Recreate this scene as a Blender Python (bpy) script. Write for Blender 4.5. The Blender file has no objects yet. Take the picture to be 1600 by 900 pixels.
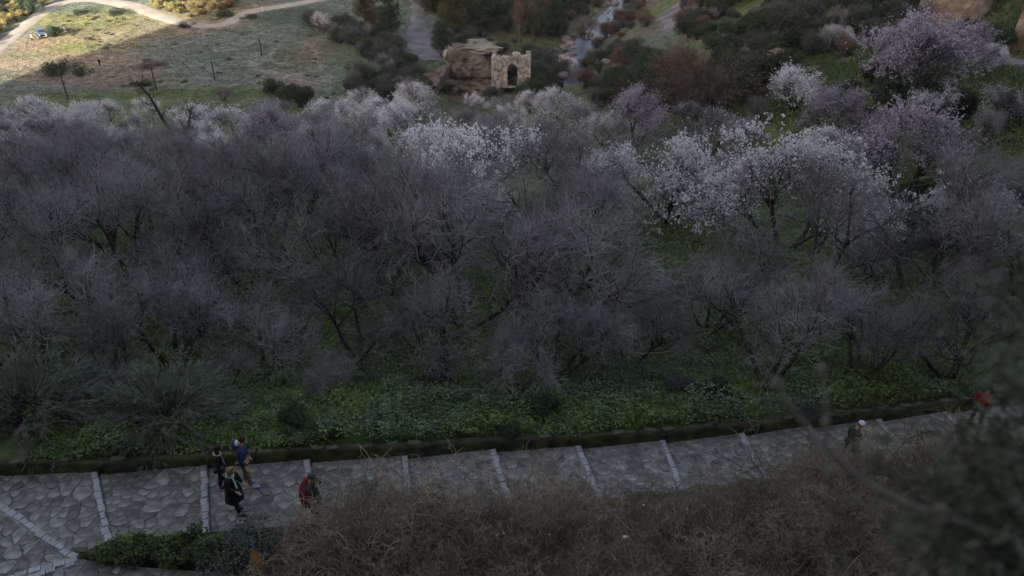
import bpy, bmesh, math, random
import numpy as np
from mathutils import Vector, Matrix
R = math.radians
rng = np.random.default_rng(7)
random.seed(7)
SC = bpy.context.scene
COL = SC.collection

# ------------------------------------------------------------------ camera
F = 1250.0                      # focal length in pixels of the 1600 px wide photograph
PITCH = R(33)
CAMZ = 17.0
cam = bpy.data.cameras.new('camera')
cam.sensor_width = 36; cam.lens = 36 * F / 1600
cam.clip_start = 0.05; cam.clip_end = 4000
cam.dof.use_dof = True; cam.dof.focus_distance = 42; cam.dof.aperture_fstop = 2.0
camo = bpy.data.objects.new('camera', cam); COL.objects.link(camo)
camo.location = (0, 0, CAMZ); camo.rotation_euler = (R(90) - PITCH, 0, 0)
SC.camera = camo

# ------------------------------------------------------------------ sky and sun
SUN_EL = R(18.5)
SD = np.array([0.40, 0.917, 0.0])            # horizontal direction in which the shadows fall
SD /= np.linalg.norm(SD)
w = bpy.data.worlds.new('World'); SC.world = w; w.use_nodes = True
nt = w.node_tree
sky = nt.nodes.new('ShaderNodeTexSky'); sky.sky_type = 'NISHITA'; sky.sun_disc = False
sky.sun_elevation = SUN_EL
sky.sun_rotation = math.atan2(-SD[0], -SD[1])
sky.air_density = 1.0; sky.dust_density = 2.0; sky.ozone_density = 1.0
bg = nt.nodes['Background']; bg.inputs[1].default_value = 0.095
tn = nt.nodes.new('ShaderNodeMix'); tn.data_type = 'RGBA'; tn.blend_type = 'MULTIPLY'; tn.inputs['Factor'].default_value = 1
tn.inputs['B'].default_value = (1.32, 1.0, 0.83, 1)      # added warm tint on the skylight, a white balance for the clear-air blue
nt.links.new(sky.outputs[0], tn.inputs['A']); nt.links.new(tn.outputs['Result'], bg.inputs[0])
sl = bpy.data.lights.new('sun', 'SUN'); sl.energy = 4.4; sl.angle = R(0.5); sl.color = (1.0, 0.93, 0.82)
so = bpy.data.objects.new('sun', sl); COL.objects.link(so)
trav = Vector((SD[0] * math.cos(SUN_EL), SD[1] * math.cos(SUN_EL), -math.sin(SUN_EL)))
so.rotation_euler = trav.to_track_quat('-Z', 'Y').to_euler()
SC.view_settings.view_transform = 'Standard'; SC.view_settings.look = 'None'
SC.view_settings.gamma = 1; SC.view_settings.exposure = 1.9
SC.render.engine = 'CYCLES'
SC.cycles.max_bounces = 4; SC.cycles.diffuse_bounces = 2; SC.cycles.transparent_max_bounces = 4

# ------------------------------------------------------------------ measuring helpers
CP, SP = math.cos(PITCH), math.sin(PITCH)
def ray(px, py):
    u = (np.asarray(px, float) - 800) / F; v = (np.asarray(py, float) - 450) / F
    return u, CP - v * SP, -(SP + v * CP)          # world x, y, z per metre of depth
def at_depth(px, py, d):
    a, b, c = ray(px, py); return np.array([a * d, b * d, CAMZ + c * d])
def on_level(px, py, z):
    a, b, c = ray(px, py); d = (z - CAMZ) / c
    return np.array([a * d, b * d, z])
def to_px(p):
    x, y, z = p[0], p[1], p[2] - CAMZ
    d = y * CP - z * SP
    return 800 + F * x / d, 450 + F * (-z * CP - y * SP) / d, d

# ---- value noise
_perm = rng.permutation(4096)
def _h(ix, iy, seed=0):
    return _perm[(ix * 73 + iy * 151 + seed * 31 + _perm[(ix * 7 + iy * 13 + seed) & 4095]) & 4095] / 4095.0
def vnoise(x, y, seed=0):
    x = np.asarray(x, float); y = np.asarray(y, float)
    ix = np.floor(x).astype(int); iy = np.floor(y).astype(int)
    fx = x - ix; fy = y - iy; fx = fx * fx * (3 - 2 * fx); fy = fy * fy * (3 - 2 * fy)
    return (_h(ix, iy, seed) * (1 - fx) + _h(ix + 1, iy, seed) * fx) * (1 - fy) + (_h(ix, iy + 1, seed) * (1 - fx) + _h(ix + 1, iy + 1, seed) * fx) * fy
def fbm(x, y, seed=0, o=4):
    s = 0; a = 0.5; n = 0
    for k in range(o):
        s = s + a * vnoise(x * 2 ** k, y * 2 ** k, seed + k); n += a; a *= 0.5
    return s / n
def sstep(a, b, x):
    t = np.clip((x - a) / (b - a), 0, 1); return t * t * (3 - 2 * t)

# ------------------------------------------------------------------ the stepped path, in world metres
LV = lambda k: (2 - k) * 0.15                      # level of tread k
NOS = [((-70, 741), (118, 872)), ((147, 738), (168, 847)), ((318, 727), (322, 835)), ((480, 718), (487, 822)),
       ((632, 712), (642, 812)), ((770, 702), (800, 797)), ((903, 697), (938, 782)), ((1035, 688), (1066, 766)),
       ((1157, 677), (1198, 750)), ((1262, 665), (1310, 735)), ((1371, 655), (1425, 720)), ((1475, 643), (1530, 702)),
       ((1568, 632), (1630, 688))]
U = [on_level(a[0], a[1], LV(k)) for k, (a, b) in enumerate(NOS)]
L = [on_level(b[0], b[1], LV(k)) for k, (a, b) in enumerate(NOS)]
for _ in range(4):
    U.append(U[-1] * 2 - U[-2]); L.append(L[-1] * 2 - L[-2])
UA = np.array([[-30, U[0][1] - 1.0, LV(0)]] + [list(p) for p in U]); LA = np.array([[-30, L[0][1] - 1.5, LV(0)]] + [list(p) for p in L])
ux = UA[:, 0]; lx = LA[:, 0]
def yu(x): return np.interp(x, ux, UA[:, 1])
def yl(x): return np.interp(x, lx, LA[:, 1])
def zp(x): return np.interp(x, ux, UA[:, 2])

# ------------------------------------------------------------------ terrain height from measured control points
ctrl = []
for X in (-75, -45, -22, 0, 14):
    for Y, Z in ((24, -1.9), (31, -3.3), (41, -5.6), (57, -10), (75, -15), (98, -22)):
        if X == 14 and Y > 50: continue
        ctrl.append((X, Y, Z))
for X in (-140, -100, -60, -30): 
    for Y, Z in ((125, -31), (148, -36), (175, -36), (205, -36), (240, -36.3), (300, -37)):
        ctrl.append((X, Y, Z))
for px, py, d in ((780, 158, 146), (700, 100, 172), (660, 60, 192), (650, 5, 215), (820, 120, 165), (840, 40, 205), (760, 20, 215),
                  (900, 110, 182), (920, 75, 196), (950, 30, 218), (960, 5, 232), (960, 140, 135), (1000, 110, 138), (1030, 60, 165), (1030, 25, 192), (1060, 5, 205),
                  (1090, 170, 80), (1150, 110, 98), (1120, 60, 128), (1200, 10, 156), (1200, 80, 104), (1280, 40, 112), (1350, 15, 112),
                  (1500, 45, 88), (1590, 100, 70), (1440, 150, 62), (1330, 110, 74), (1200, 215, 68), (1250, 150, 76), (1100, 260, 58), (1330, 290, 52), (1420, 345, 47), (1560, 240, 49), (1570, 310, 44),
                  (1300, 420, 39), (1550, 420, 36), (1500, 590, 28.5), (1400, 500, 33), (930, 200, 90)):
    ctrl.append(tuple(at_depth(px, py, d)))
for p in ((-140, 30, -2), (-140, 70, -12), (60, 20, -1), (60, 45, -2), (75, 70, 8), (85, 100, 14), (95, 140, 8), (90, 200, -6), (80, 260, -20), (0, 300, -38), (60, 330, -34), (0, 260, -39)):
    ctrl.append(p)
ctrl = np.array(ctrl, float)
def _tps(r2): return np.where(r2 > 0, r2 * np.log(r2 + 1e-9) * 0.5, 0)
_c = ctrl[:, :2] / 50.0
_K = _tps(((_c[:, None] - _c[None]) ** 2).sum(-1)) + 0.006 * np.eye(len(_c))
_P = np.c_[np.ones(len(_c)), _c]
_A = np.block([[_K, _P], [_P.T, np.zeros((3, 3))]])
_W = np.linalg.solve(_A, np.r_[ctrl[:, 2], np.zeros(3)])
def tps(x, y):
    sh = np.shape(x); q = np.c_[np.ravel(x), np.ravel(y)] / 50.0
    out = np.empty(len(q))
    for i in range(0, len(q), 20000):
        s = q[i:i + 20000]
        out[i:i + 20000] = _tps(((s[:, None] - _c[None]) ** 2).sum(-1)) @ _W[:-3] + _W[-3] + s @ _W[-2:]
    return out.reshape(sh)
# river course
RIV = np.array([at_depth(px, py, d)[:2] for px, py, d in ((905, 150, 165), (903, 120, 178), (897, 95, 188), (902, 78, 196), (925, 58, 206), (945, 40, 214), (955, 20, 224), (975, 0, 235), (990, -30, 256))])
def dist_poly(x, y, pts):
    d = np.full(np.shape(x), 1e9)
    for a, b in zip(pts[:-1], pts[1:]):
        ab = b - a; t = np.clip(((x - a[0]) * ab[0] + (y - a[1]) * ab[1]) / (ab @ ab), 0, 1)
        d = np.minimum(d, np.hypot(x - a[0] - t * ab[0], y - a[1] - t * ab[1]))
    return d
RIVZ = -41.0
def G(x, y, path=True):
    x = np.asarray(x, float); y = np.asarray(y, float)
    yc = np.clip(y, 18, 320); xc = np.clip(x, -150, 105)
    z = tps(xc, yc)
    flat = sstep(150, 170, y) * (1 - sstep(-40, -14, x))
    z = z * (1 - flat) + (-36 + 0.25 * (fbm(x / 6, y / 6, 5) - .5)) * flat
    z = z + (fbm(x / 9, y / 9, 3) - .5) * 1.1 * sstep(28, 60, y) * (1 - flat)
    z = z + (1 - flat) * sstep(70, 110, y) * sstep(10, 30, x) * (fbm(x / 5, y / 5, 9) - .5) * 3
    z = z + np.where(y > 320, -(y - 320) * .01, 0)
    dr = dist_poly(x, y, RIV)
    z = np.where(dr < 14, z * sstep(2.5, 14, dr) + (RIVZ - .8) * (1 - sstep(2.5, 14, dr)), z)
    # around the path: wall-top level beyond it, bed level before it
    up = yu(x); lo = yl(x); zz = zp(x)
    far = sstep(up + .3, up + 6, y)
    z1 = (zz + .34) * (1 - far) + z * far
    near = zz + .30 + np.minimum(np.maximum(lo - y, 0), 30) * 0.16
    near = near * sstep(-3.6, -1.6, x) + (zz * 0 + .12) * (1 - sstep(-3.6, -1.6, x)) * (y > 9) + near * (1 - sstep(-3.6, -1.6, x)) * (y <= 9)
    z1 = np.where(y < (up + lo) / 2, near, z1)
    inside = (y < up + .12) & (y > lo - .05)
    z1 = np.where(inside, zz - .55, z1)
    z = z1
    # the ledge the camera stands on
    led = 15.4 - np.maximum(y - .25, 0) * 5.5
    z = np.where(y < 8, np.maximum(np.minimum(led, 15.4 + (x * 0)), z), z)
    return z
def hit(px, py):
    """world point where the line of sight through the photograph's pixel meets the ground"""
    a, b, c = ray(px, py)
    d = np.r_[np.arange(14, 60, .1), np.arange(60, 420, .3)]
    gz = G(a * d, b * d); rz = CAMZ + c * d
    below = np.nonzero(rz <= gz)[0]
    i = below[0] if len(below) else len(d) - 1
    d0 = d[i]; return np.array([a * d0, b * d0, gz[i]]), d0

# ------------------------------------------------------------------ materials
MATS = {}
def mat(name, col, rough=.85, var=.25, scale=6.0, bump=.3, bscale=None, obj=.0, col2=None, spec=.25, attr=None, trans=0.0, dist=.02):
    if name in MATS: return MATS[name]
    m = bpy.data.materials.new(name); m.use_nodes = True; t = m.node_tree; b = t.nodes['Principled BSDF']
    b.inputs['Roughness'].default_value = rough; b.inputs['Specular IOR Level'].default_value = spec
    tc = t.nodes.new('ShaderNodeTexCoord')
    n = t.nodes.new('ShaderNodeTexNoise'); n.inputs['Scale'].default_value = scale; n.inputs['Detail'].default_value = 6
    t.links.new(tc.outputs['Object'], n.inputs['Vector'])
    mix = t.nodes.new('ShaderNodeMix'); mix.data_type = 'RGBA'
    c1 = tuple(max(0, c * (1 - var)) for c in col) + (1,); c2 = tuple(c * (1 + var) for c in (col2 or col)) + (1,)
    rp = t.nodes.new('ShaderNodeMapRange'); rp.inputs['From Min'].default_value = .33; rp.inputs['From Max'].default_value = .67
    t.links.new(n.outputs['Fac'], rp.inputs['Value']); t.links.new(rp.outputs[0], mix.inputs['Factor'])
    mix.inputs['A'].default_value = c1; mix.inputs['B'].default_value = c2
    out = mix.outputs['Result']
    if attr:
        at = t.nodes.new('ShaderNodeAttribute'); at.attribute_name = attr
        mm = t.nodes.new('ShaderNodeMix'); mm.data_type = 'RGBA'; mm.blend_type = 'MULTIPLY'; mm.inputs['Factor'].default_value = 1
        t.links.new(at.outputs['Color'], mm.inputs['A']); t.links.new(out, mm.inputs['B']); out = mm.outputs['Result']
    if obj > 0:
        oi = t.nodes.new('ShaderNodeObjectInfo')
        mr = t.nodes.new('ShaderNodeMapRange'); mr.inputs['To Min'].default_value = 1 - obj; mr.inputs['To Max'].default_value = 1 + obj
        t.links.new(oi.outputs['Random'], mr.inputs['Value'])
        hs = t.nodes.new('ShaderNodeHueSaturation'); t.links.new(mr.outputs[0], hs.inputs['Value']); t.links.new(out, hs.inputs['Color'])
        mh = t.nodes.new('ShaderNodeMath'); mh.operation = 'MULTIPLY_ADD'; mh.inputs[1].default_value = .05 * obj / .3; mh.inputs[2].default_value = .5 - .025 * obj / .3
        t.links.new(oi.outputs['Random'], mh.inputs[0]); t.links.new(mh.outputs[0], hs.inputs['Hue'])
        out = hs.outputs['Color']
    t.links.new(out, b.inputs['Base Color'])
    if bump > 0:
        n2 = t.nodes.new('ShaderNodeTexNoise'); n2.inputs['Scale'].default_value = bscale or scale * 4; n2.inputs['Detail'].default_value = 5
        t.links.new(tc.outputs['Object'], n2.inputs['Vector'])
        bp = t.nodes.new('ShaderNodeBump'); bp.inputs['Strength'].default_value = bump; bp.inputs['Distance'].default_value = dist
        t.links.new(n2.outputs['Fac'], bp.inputs['Height']); t.links.new(bp.outputs[0], b.inputs['Normal'])
    if trans > 0:
        td = t.nodes.new('ShaderNodeBsdfTranslucent'); ms = t.nodes.new('ShaderNodeMixShader'); ms.inputs[0].default_value = trans
        t.links.new(out, td.inputs['Color']); t.links.new(b.outputs[0], ms.inputs[1]); t.links.new(td.outputs[0], ms.inputs[2])
        t.links.new(ms.outputs[0], t.nodes['Material Output'].inputs['Surface'])
    MATS[name] = m
    return m
M_ground = mat('soil and grass', (1, 1, 1), var=.42, scale=.9, bump=.8, bscale=6, attr='tint', dist=.12)
M_bark = mat('almond bark', (.060, .054, .052), var=.4, scale=8, obj=.25)
M_twig = mat('almond twigs', (.25, .246, .252), var=.5, scale=.8, bump=0, obj=.3)
M_twigw = mat('blossoming twigs', (.17, .16, .17), var=.3, scale=1.2, bump=0, obj=.2)
M_pale = mat('bleached bark', (.30, .29, .28), var=.3, scale=5, bump=.2)
M_white = mat('white petals', (.86, .855, .88), var=.10, scale=9, bump=0, obj=.12, trans=.3)
M_pink = mat('pink petals', (.52, .46, .55), var=.2, scale=7, bump=0, obj=.12, trans=.3)
M_dry = mat('dry brown twigs', (.185, .145, .12), var=.65, scale=.7, bump=0, obj=.35, col2=(.30, .235, .185))
M_dryleaf = mat('yellowing leaves', (.22, .19, .05), var=.4, scale=3, bump=0)
M_leaf = mat('evergreen leaves', (.048, .068, .036), var=.45, scale=1.5, bump=0, obj=.3, trans=.15)
M_leafg = mat('grey green leaves', (.085, .10, .085), var=.4, scale=1.5, bump=0, obj=.3, trans=.15)
M_leafb = mat('broom stems', (.165, .19, .155), var=.35, scale=2, bump=0, obj=.15)
M_leafy = mat('olive yellow leaves', (.10, .10, .035), var=.4, scale=1.2, bump=0, obj=.25, trans=.15)
M_scrub = mat('straw coloured scrub', (.27, .22, .09), var=.4, scale=1.0, bump=0, obj=.3, trans=.15)
M_brownb = mat('brown scrub', (.12, .085, .065), var=.4, scale=1.5, bump=0, obj=.3)
M_weed = mat('undergrowth leaves', (1, 1, 1), var=.35, scale=2.0, bump=0, attr='tint', trans=.2)
M_reed = mat('dry reed leaves', (.155, .13, .10), var=.35, scale=1.0, bump=0)
M_stone = mat('path stone', (.208, .208, .184), var=.45, scale=3.0, bump=.9, bscale=22, obj=.38, dist=.01)
M_mortar = mat('path mortar', (.24, .238, .228), var=.42, scale=2.2, bump=.6, bscale=25, dist=.01)
M_grime = mat('damp dark joint', (.060, .058, .052), var=.35, scale=6, bump=.4)
M_block = mat('pale step edge block', (.36, .38, .38), var=.2, scale=7, bump=.5, bscale=40, obj=.14, dist=.006)
M_moss = mat('mossy wall', (.058, .055, .042), var=.5, scale=2.2, bump=1, bscale=12, col2=(.07, .075, .035), dist=.05)
M_cope = mat('lichened coping', (.15, .15, .135), var=.5, scale=3, bump=.8, obj=.3, col2=(.09, .10, .06))
M_road = mat('pale dirt road', (.40, .36, .30), var=.15, scale=.35, bump=.4, bscale=3, dist=.05)
M_track = mat('pale gravel track', (.17, .168, .17), var=.35, scale=.3, bump=.5, bscale=3, dist=.05)
M_ruin = mat('old limestone masonry', (.38, .375, .335), var=.5, scale=1.6, bump=1, bscale=5, dist=.2)
M_sand = mat('sandstone rock', (.14, .125, .10), var=.6, scale=1.1, bump=1, bscale=4, dist=.5)
M_cliff = mat('orange cliff rock', (.26, .165, .085), var=.55, scale=.5, bump=1, bscale=1.4, col2=(.26, .22, .17), dist=.4)
M_bould = mat('river boulders', (.17, .16, .155), var=.35, scale=.8, bump=.8, bscale=4, obj=.3, dist=.1)
M_metal = mat('dark weathered pole', (.05, .05, .048), var=.3, scale=3)

# ------------------------------------------------------------------ mesh helpers
def mesh_np(name, V, Fs, mats, midx=None, smooth=False, cols=None):
    """V (n,3); Fs list of (m,k) int arrays; cols (nverts,3) -> point colour attribute 'tint'"""
    me = bpy.data.meshes.new(name)
    Fs = [np.asarray(f, dtype=np.int32) for f in Fs if len(f)]
    V = np.asarray(V, dtype=np.float32)
    me.vertices.add(len(V)); me.vertices.foreach_set('co', V.ravel())
    nl = sum(f.size for f in Fs); npoly = sum(len(f) for f in Fs)
    me.loops.add(nl); me.loops.foreach_set('vertex_index', np.concatenate([f.ravel() for f in Fs]))
    tot = np.concatenate([np.full(len(f), f.shape[1], np.int32) for f in Fs])
    st = np.r_[0, np.cumsum(tot)[:-1]].astype(np.int32)
    me.polygons.add(npoly); me.polygons.foreach_set('loop_start', st); me.polygons.foreach_set('loop_total', tot)
    for m in (mats if isinstance(mats, (list, tuple)) else [mats]): me.materials.append(m)
    if midx is not None: me.polygons.foreach_set('material_index', np.asarray(midx, np.int32))
    if smooth: me.polygons.foreach_set('use_smooth', np.ones(npoly, bool))
    if cols is not None:
        a = me.color_attributes.new('tint', 'FLOAT_COLOR', 'POINT')
        a.data.foreach_set('color', np.c_[cols, np.ones(len(cols))].astype(np.float32).ravel())
    me.update(calc_edges=True); me.validate()
    return me
def link(name, me, parent=None, loc=(0, 0, 0), rz=0, sc=None):
    o = bpy.data.objects.new(name, me); COL.objects.link(o)
    if parent is not None: o.parent = parent
    o.location = loc; o.rotation_euler = (0, 0, rz)
    if sc is not None: o.scale = (sc,) * 3 if np.isscalar(sc) else sc
    return o
def tag(o, label=None, cat=None, group=None, kind=None):
    if label: o['label'] = label
    if cat: o['category'] = cat
    if group: o['group'] = group
    if kind: o['kind'] = kind
    return o
def norm(a): return a / (np.linalg.norm(a, axis=-1, keepdims=True) + 1e-9)
def tubes(P, r0, r1, k):
    """P (n,m,3) polylines -> verts, quads; radii taper from r0 to r1"""
    n, m, _ = P.shape
    T = np.empty_like(P); T[:, 1:-1] = P[:, 2:] - P[:, :-2] if m > 2 else T[:, 1:-1]; T[:, 0] = P[:, 1] - P[:, 0]; T[:, -1] = P[:, -1] - P[:, -2]
    T = norm(T)
    ref = np.where(np.abs(T[:, :1, 2:3]) > .8, np.array([[[1., 0, 0]]]), np.array([[[0, 0, 1.]]]))
    A = norm(np.cross(T, np.broadcast_to(ref, T.shape))); B = np.cross(T, A)
    t = np.linspace(0, 1, m)[None, :]
    r0 = np.broadcast_to(r0, (n,))[:, None]; r1 = np.broadcast_to(r1, (n,))[:, None]
    rad = r0 * (1 - t) + r1 * t
    ang = np.arange(k) * 2 * math.pi / k
    V = P[:, :, None] + rad[:, :, None, None] * (np.cos(ang)[None, None, :, None] * A[:, :, None] + np.sin(ang)[None, None, :, None] * B[:, :, None])
    i = np.arange(n)[:, None, None] * m * k + np.arange(m - 1)[None, :, None] * k
    j = np.arange(k)[None, None, :]; j2 = (j + 1) % k
    Q = np.stack([i + j, i + j2, i + k + j2, i + k + j], -1).reshape(-1, 4)
    return V.reshape(-1, 3), Q
def grow(P, D, Ln, m, wander, up, g):
    pts = [P]; D = D.copy()
    for j in range(m - 1):
        D = norm(D + wander * g.normal(size=D.shape) + np.array([0, 0, 1.]) * up)
        pts.append(pts[-1] + D * (Ln / (m - 1))[:, None])
    return np.stack(pts, 1)
def sprout(P, per, t0, ang, g, t1=1.0):
    """start points and directions for `per` children of each polyline"""
    n, m, _ = P.shape
    idx = np.repeat(np.arange(n), per); t = t0 + (t1 - t0) * g.random(len(idx)); f = t * (m - 1); i = np.minimum(f.astype(int), m - 2); f = (f - i)[:, None]
    a = P[idx, i]; b = P[idx, i + 1]; d = norm(b - a)
    r = norm(np.cross(d, g.normal(size=d.shape)))
    th = (ang * (.7 + .6 * g.random(len(idx))))[:, None]
    return a * (1 - f) + b * f, norm(np.cos(th) * d + np.sin(th) * r), t, idx
def join(parts):
    Vs = []; Qs = []; o = 0
    for V, Q in parts:
        Vs.append(V); Qs.append(Q + o); o += len(V)
    return np.concatenate(Vs), np.concatenate(Qs)
def cards(C, s, g, aspect=1.0, flat=0.0, bias=None):
    """small randomly turned quads centred at C"""
    n = len(C); s = np.broadcast_to(s, (n,))[:, None]
    N = g.normal(size=(n, 3)); N[:, 2] += flat * 3
    if bias is not None: N += bias
    N = norm(N); A = norm(np.cross(N, g.normal(size=(n, 3)))); B = np.cross(N, A) * aspect
    V = np.stack([C - A * s * .5, C - B * s * .5, C + A * s * .5, C + B * s * .5], 1).reshape(-1, 3)
    return V, np.arange(4 * n).reshape(-1, 4)

# ------------------------------------------------------------------ plants built once, then copied
PROTO = {}
def instance(key, loc, rz, sc, label, cat, group, name=None):
    root, used = PROTO[key]
    if not used:
        PROTO[key] = (root, True); r = root
    else:
        r = root.copy(); COL.objects.link(r)
        for ch in root.children:
            c = ch.copy(); COL.objects.link(c); c.parent = r
            for gch in ch.children:
                d = gch.copy(); COL.objects.link(d); d.parent = c
    r.location = loc; r.rotation_euler = (0, 0, rz); r.scale = (sc,) * 3 if np.isscalar(sc) else sc
    r['label'] = label; r['category'] = cat
    if group: r['group'] = group
    return r
def almond(key, seed, bloom=0, petal=None, H=5.6, dens=1.0, limbs=4, twig=None, bark=None, spread=.55, bsz=(.05, .09), name=None):
    g = np.random.default_rng(seed)
    bark = bark or M_bark; twig = twig or (M_twigw if bloom > 2500 else M_twig)
    k = H / 5.6
    az = np.arange(limbs) * 2 * math.pi / limbs + g.normal(size=limbs) * .35
    P0 = np.c_[np.cos(az) * .08, np.sin(az) * .08, np.zeros(limbs) - .25] * k
    tilt = spread * (.6 + .8 * g.random(limbs))
    D0 = norm(np.c_[np.cos(az) * np.sin(tilt), np.sin(az) * np.sin(tilt), np.cos(tilt)])
    A = grow(P0, D0, H * (.5 + .16 * g.random(limbs)), 8, .13, .03, g)
    p, d, t, _ = sprout(A, 6, .50, .7, g); B = grow(p, d, H * (.44 - .18 * t) * (.8 + .4 * g.random(len(p))), 6, .17, .13, g)
    p, d, t, _ = sprout(B, 7, .28, .75, g); C = grow(p, d, H * (.25 - .09 * t) * (.7 + .6 * g.random(len(p))), 5, .26, .13, g)
    p, d, t, _ = sprout(C, int(9 * dens), .10, .95, g); Dd = grow(p, d, H * .145 * (.5 + g.random(len(p))), 4, .26, .07, g)
    p, d, t, _ = sprout(Dd, 2, .1, .95, g); E = grow(p, d, H * .066 * (.5 + g.random(len(p))), 2, .1, .12, g)
    name = name or ('blossoming_almond_tree' if bloom > 2500 else 'bare_almond_tree')
    root = bpy.data.objects.new(name, None); COL.objects.link(root)
    V, Q = join([tubes(A, .12 * k, .045 * k, 6), tubes(B, .042 * k, .014 * k, 4), tubes(C[::2], .018 * k, .008 * k, 3)])
    link('trunk', mesh_np('trunk', V, [Q], bark, smooth=True), root)
    V, Q = join([tubes(C[1::2], .018 * k, .008 * k, 3), tubes(Dd, .0095 * k, .0055 * k, 3)])
    V2, Q2 = tubes(E, .0065 * k, .0042 * k, 3)
    V, Q = join([(V, Q), (V2, Q2)])
    cr = link('crown', mesh_np('crown', V, [Q], twig), root)
    if bloom:
        q = np.concatenate([Dd.reshape(-1, 3), E.reshape(-1, 3)])
        c0 = np.array([0, 0, H * .5]); rr = np.linalg.norm((q - c0) / np.array([1, 1, .8]), axis=1)
        wgt = (.15 + sstep(.2 * H, .45 * H, rr)) * (.16 + 1.2 * sstep(.42, .60, fbm(q[:, 0] * 1.1 + q[:, 2] * .9, q[:, 1] * 1.1 - q[:, 2] * .6, seed)))
        idx = g.choice(len(q), bloom, p=wgt / wgt.sum())
        Cn = q[idx] + g.normal(size=(bloom, 3)) * .05
        V, Q = cards(Cn, bsz[0] + (bsz[1] - bsz[0]) * g.random(bloom), g)
        link('blossom', mesh_np('blossom', V, [Q], petal or M_white), cr)
    PROTO[key] = (root, False)
    allp = Dd.reshape(-1, 3)
    root['_w'] = float(np.percentile(np.hypot(allp[:, 0], allp[:, 1]), 95) * 2)
    WID[key] = root['_w']; HGT[key] = float(np.percentile(allp[:, 2], 98)); del root['_w']
WID = {}; HGT = {}
for i in range(5): almond('bare%d' % i, 100 + i, limbs=3 + i % 3, spread=.35 + .04 * i, dens=.74, H=5.7 + .25 * i)
for i in range(2): almond('sparse%d' % i, 130 + i, bloom=900, dens=1.0, limbs=4)
for i in range(4): almond('white%d' % i, 150 + i, bloom=(18000 if i < 2 else 13500), limbs=4 + i % 2, dens=.62, bsz=(.06, .105) if i < 2 else (.055, .105))
for i in range(3): almond('pink%d' % i, 170 + i, bloom=11500, petal=M_pink, dens=.75, limbs=4, bsz=(.05, .10))
for i in range(2): almond('faded%d' % i, 190 + i, bloom=4200, limbs=4, dens=.9, bsz=(.045, .08))
almond('dead', 200, H=2.6, limbs=6, twig=M_pale, bark=M_pale, dens=.45, spread=.6, name='dead_almond_tree')

def bush(key, seed, name, leafm, W=2.4, Hh=1.8, n=4200, ls=.12, lumps=9, stem=None, asp=.55):
    g = np.random.default_rng(seed)
    c = g.normal(size=(lumps, 3)) * [W * .22, W * .22, Hh * .16]; c[:, 2] = np.abs(c[:, 2]) + Hh * .42
    r = W * (.17 + .14 * g.random(lumps))
    i = g.integers(0, lumps, n); d = norm(g.normal(size=(n, 3))); rad = r[i] * (g.random(n) ** .28)
    Cn = c[i] + d * rad[:, None] * [1, 1, .85]; Cn[:, 2] = np.maximum(Cn[:, 2], .03)
    V, Q = cards(Cn, ls * (.6 + .8 * g.random(n)), g, asp, bias=d * 1.4)
    root = bpy.data.objects.new(name, None); COL.objects.link(root)
    P0 = np.zeros((26, 3)); P0[:, :2] = g.normal(size=(26, 2)) * .15
    tgt = c[g.integers(0, lumps, 26)] + g.normal(size=(26, 3)) * W * .12
    S = np.stack([P0, P0 * .4 + tgt * .5 + g.normal(size=(26, 3)) * .05, tgt], 1)
    tw, tq = tubes(S, .03, .008, 4)
    p, dd, t, _ = sprout(S, 12, .4, .9, g); T = grow(p, dd, np.full(len(p), W * .2), 3, .2, .05, g)
    tv2, tq2 = tubes(T, .008, .003, 3); tw, tq = join([(tw, tq), (tv2, tq2)])
    link('stems', mesh_np('stems', tw, [tq], stem or M_bark), root)
    link('foliage', mesh_np('foliage', V, [Q], leafm), root)
    PROTO[key] = (root, False); WID[key] = W; HGT[key] = Hh
for i in range(3): bush('ever%d' % i, 300 + i, 'evergreen_bush', M_leaf, n=5200, lumps=7 + 2 * i)
for i in range(2): bush('grey%d' % i, 310 + i, 'grey_green_bush', M_leafg, n=4200, lumps=9, ls=.10)
for i in range(2): bush('scrub%d' % i, 320 + i, 'straw_scrub_bush', M_scrub, n=3600, lumps=8)
bush('brown0', 330, 'brown_bush', M_brownb, n=3800, lumps=7, ls=.1)
bush('flat0', 332, 'evergreen_bush', M_leaf, W=3.2, Hh=.9, n=3000, ls=.13, lumps=9)
bush('flatb0', 333, 'brush_pile', M_brownb, W=3.2, Hh=.6, n=2600, ls=.13, lumps=9)
bush('weedy0', 331, 'low_herb_clump', mat('fresh herb leaves', (.085, .135, .045), var=.45, scale=3, bump=0, obj=.2, trans=.2), W=1.1, Hh=.55, n=1300, ls=.09, lumps=6)

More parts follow.
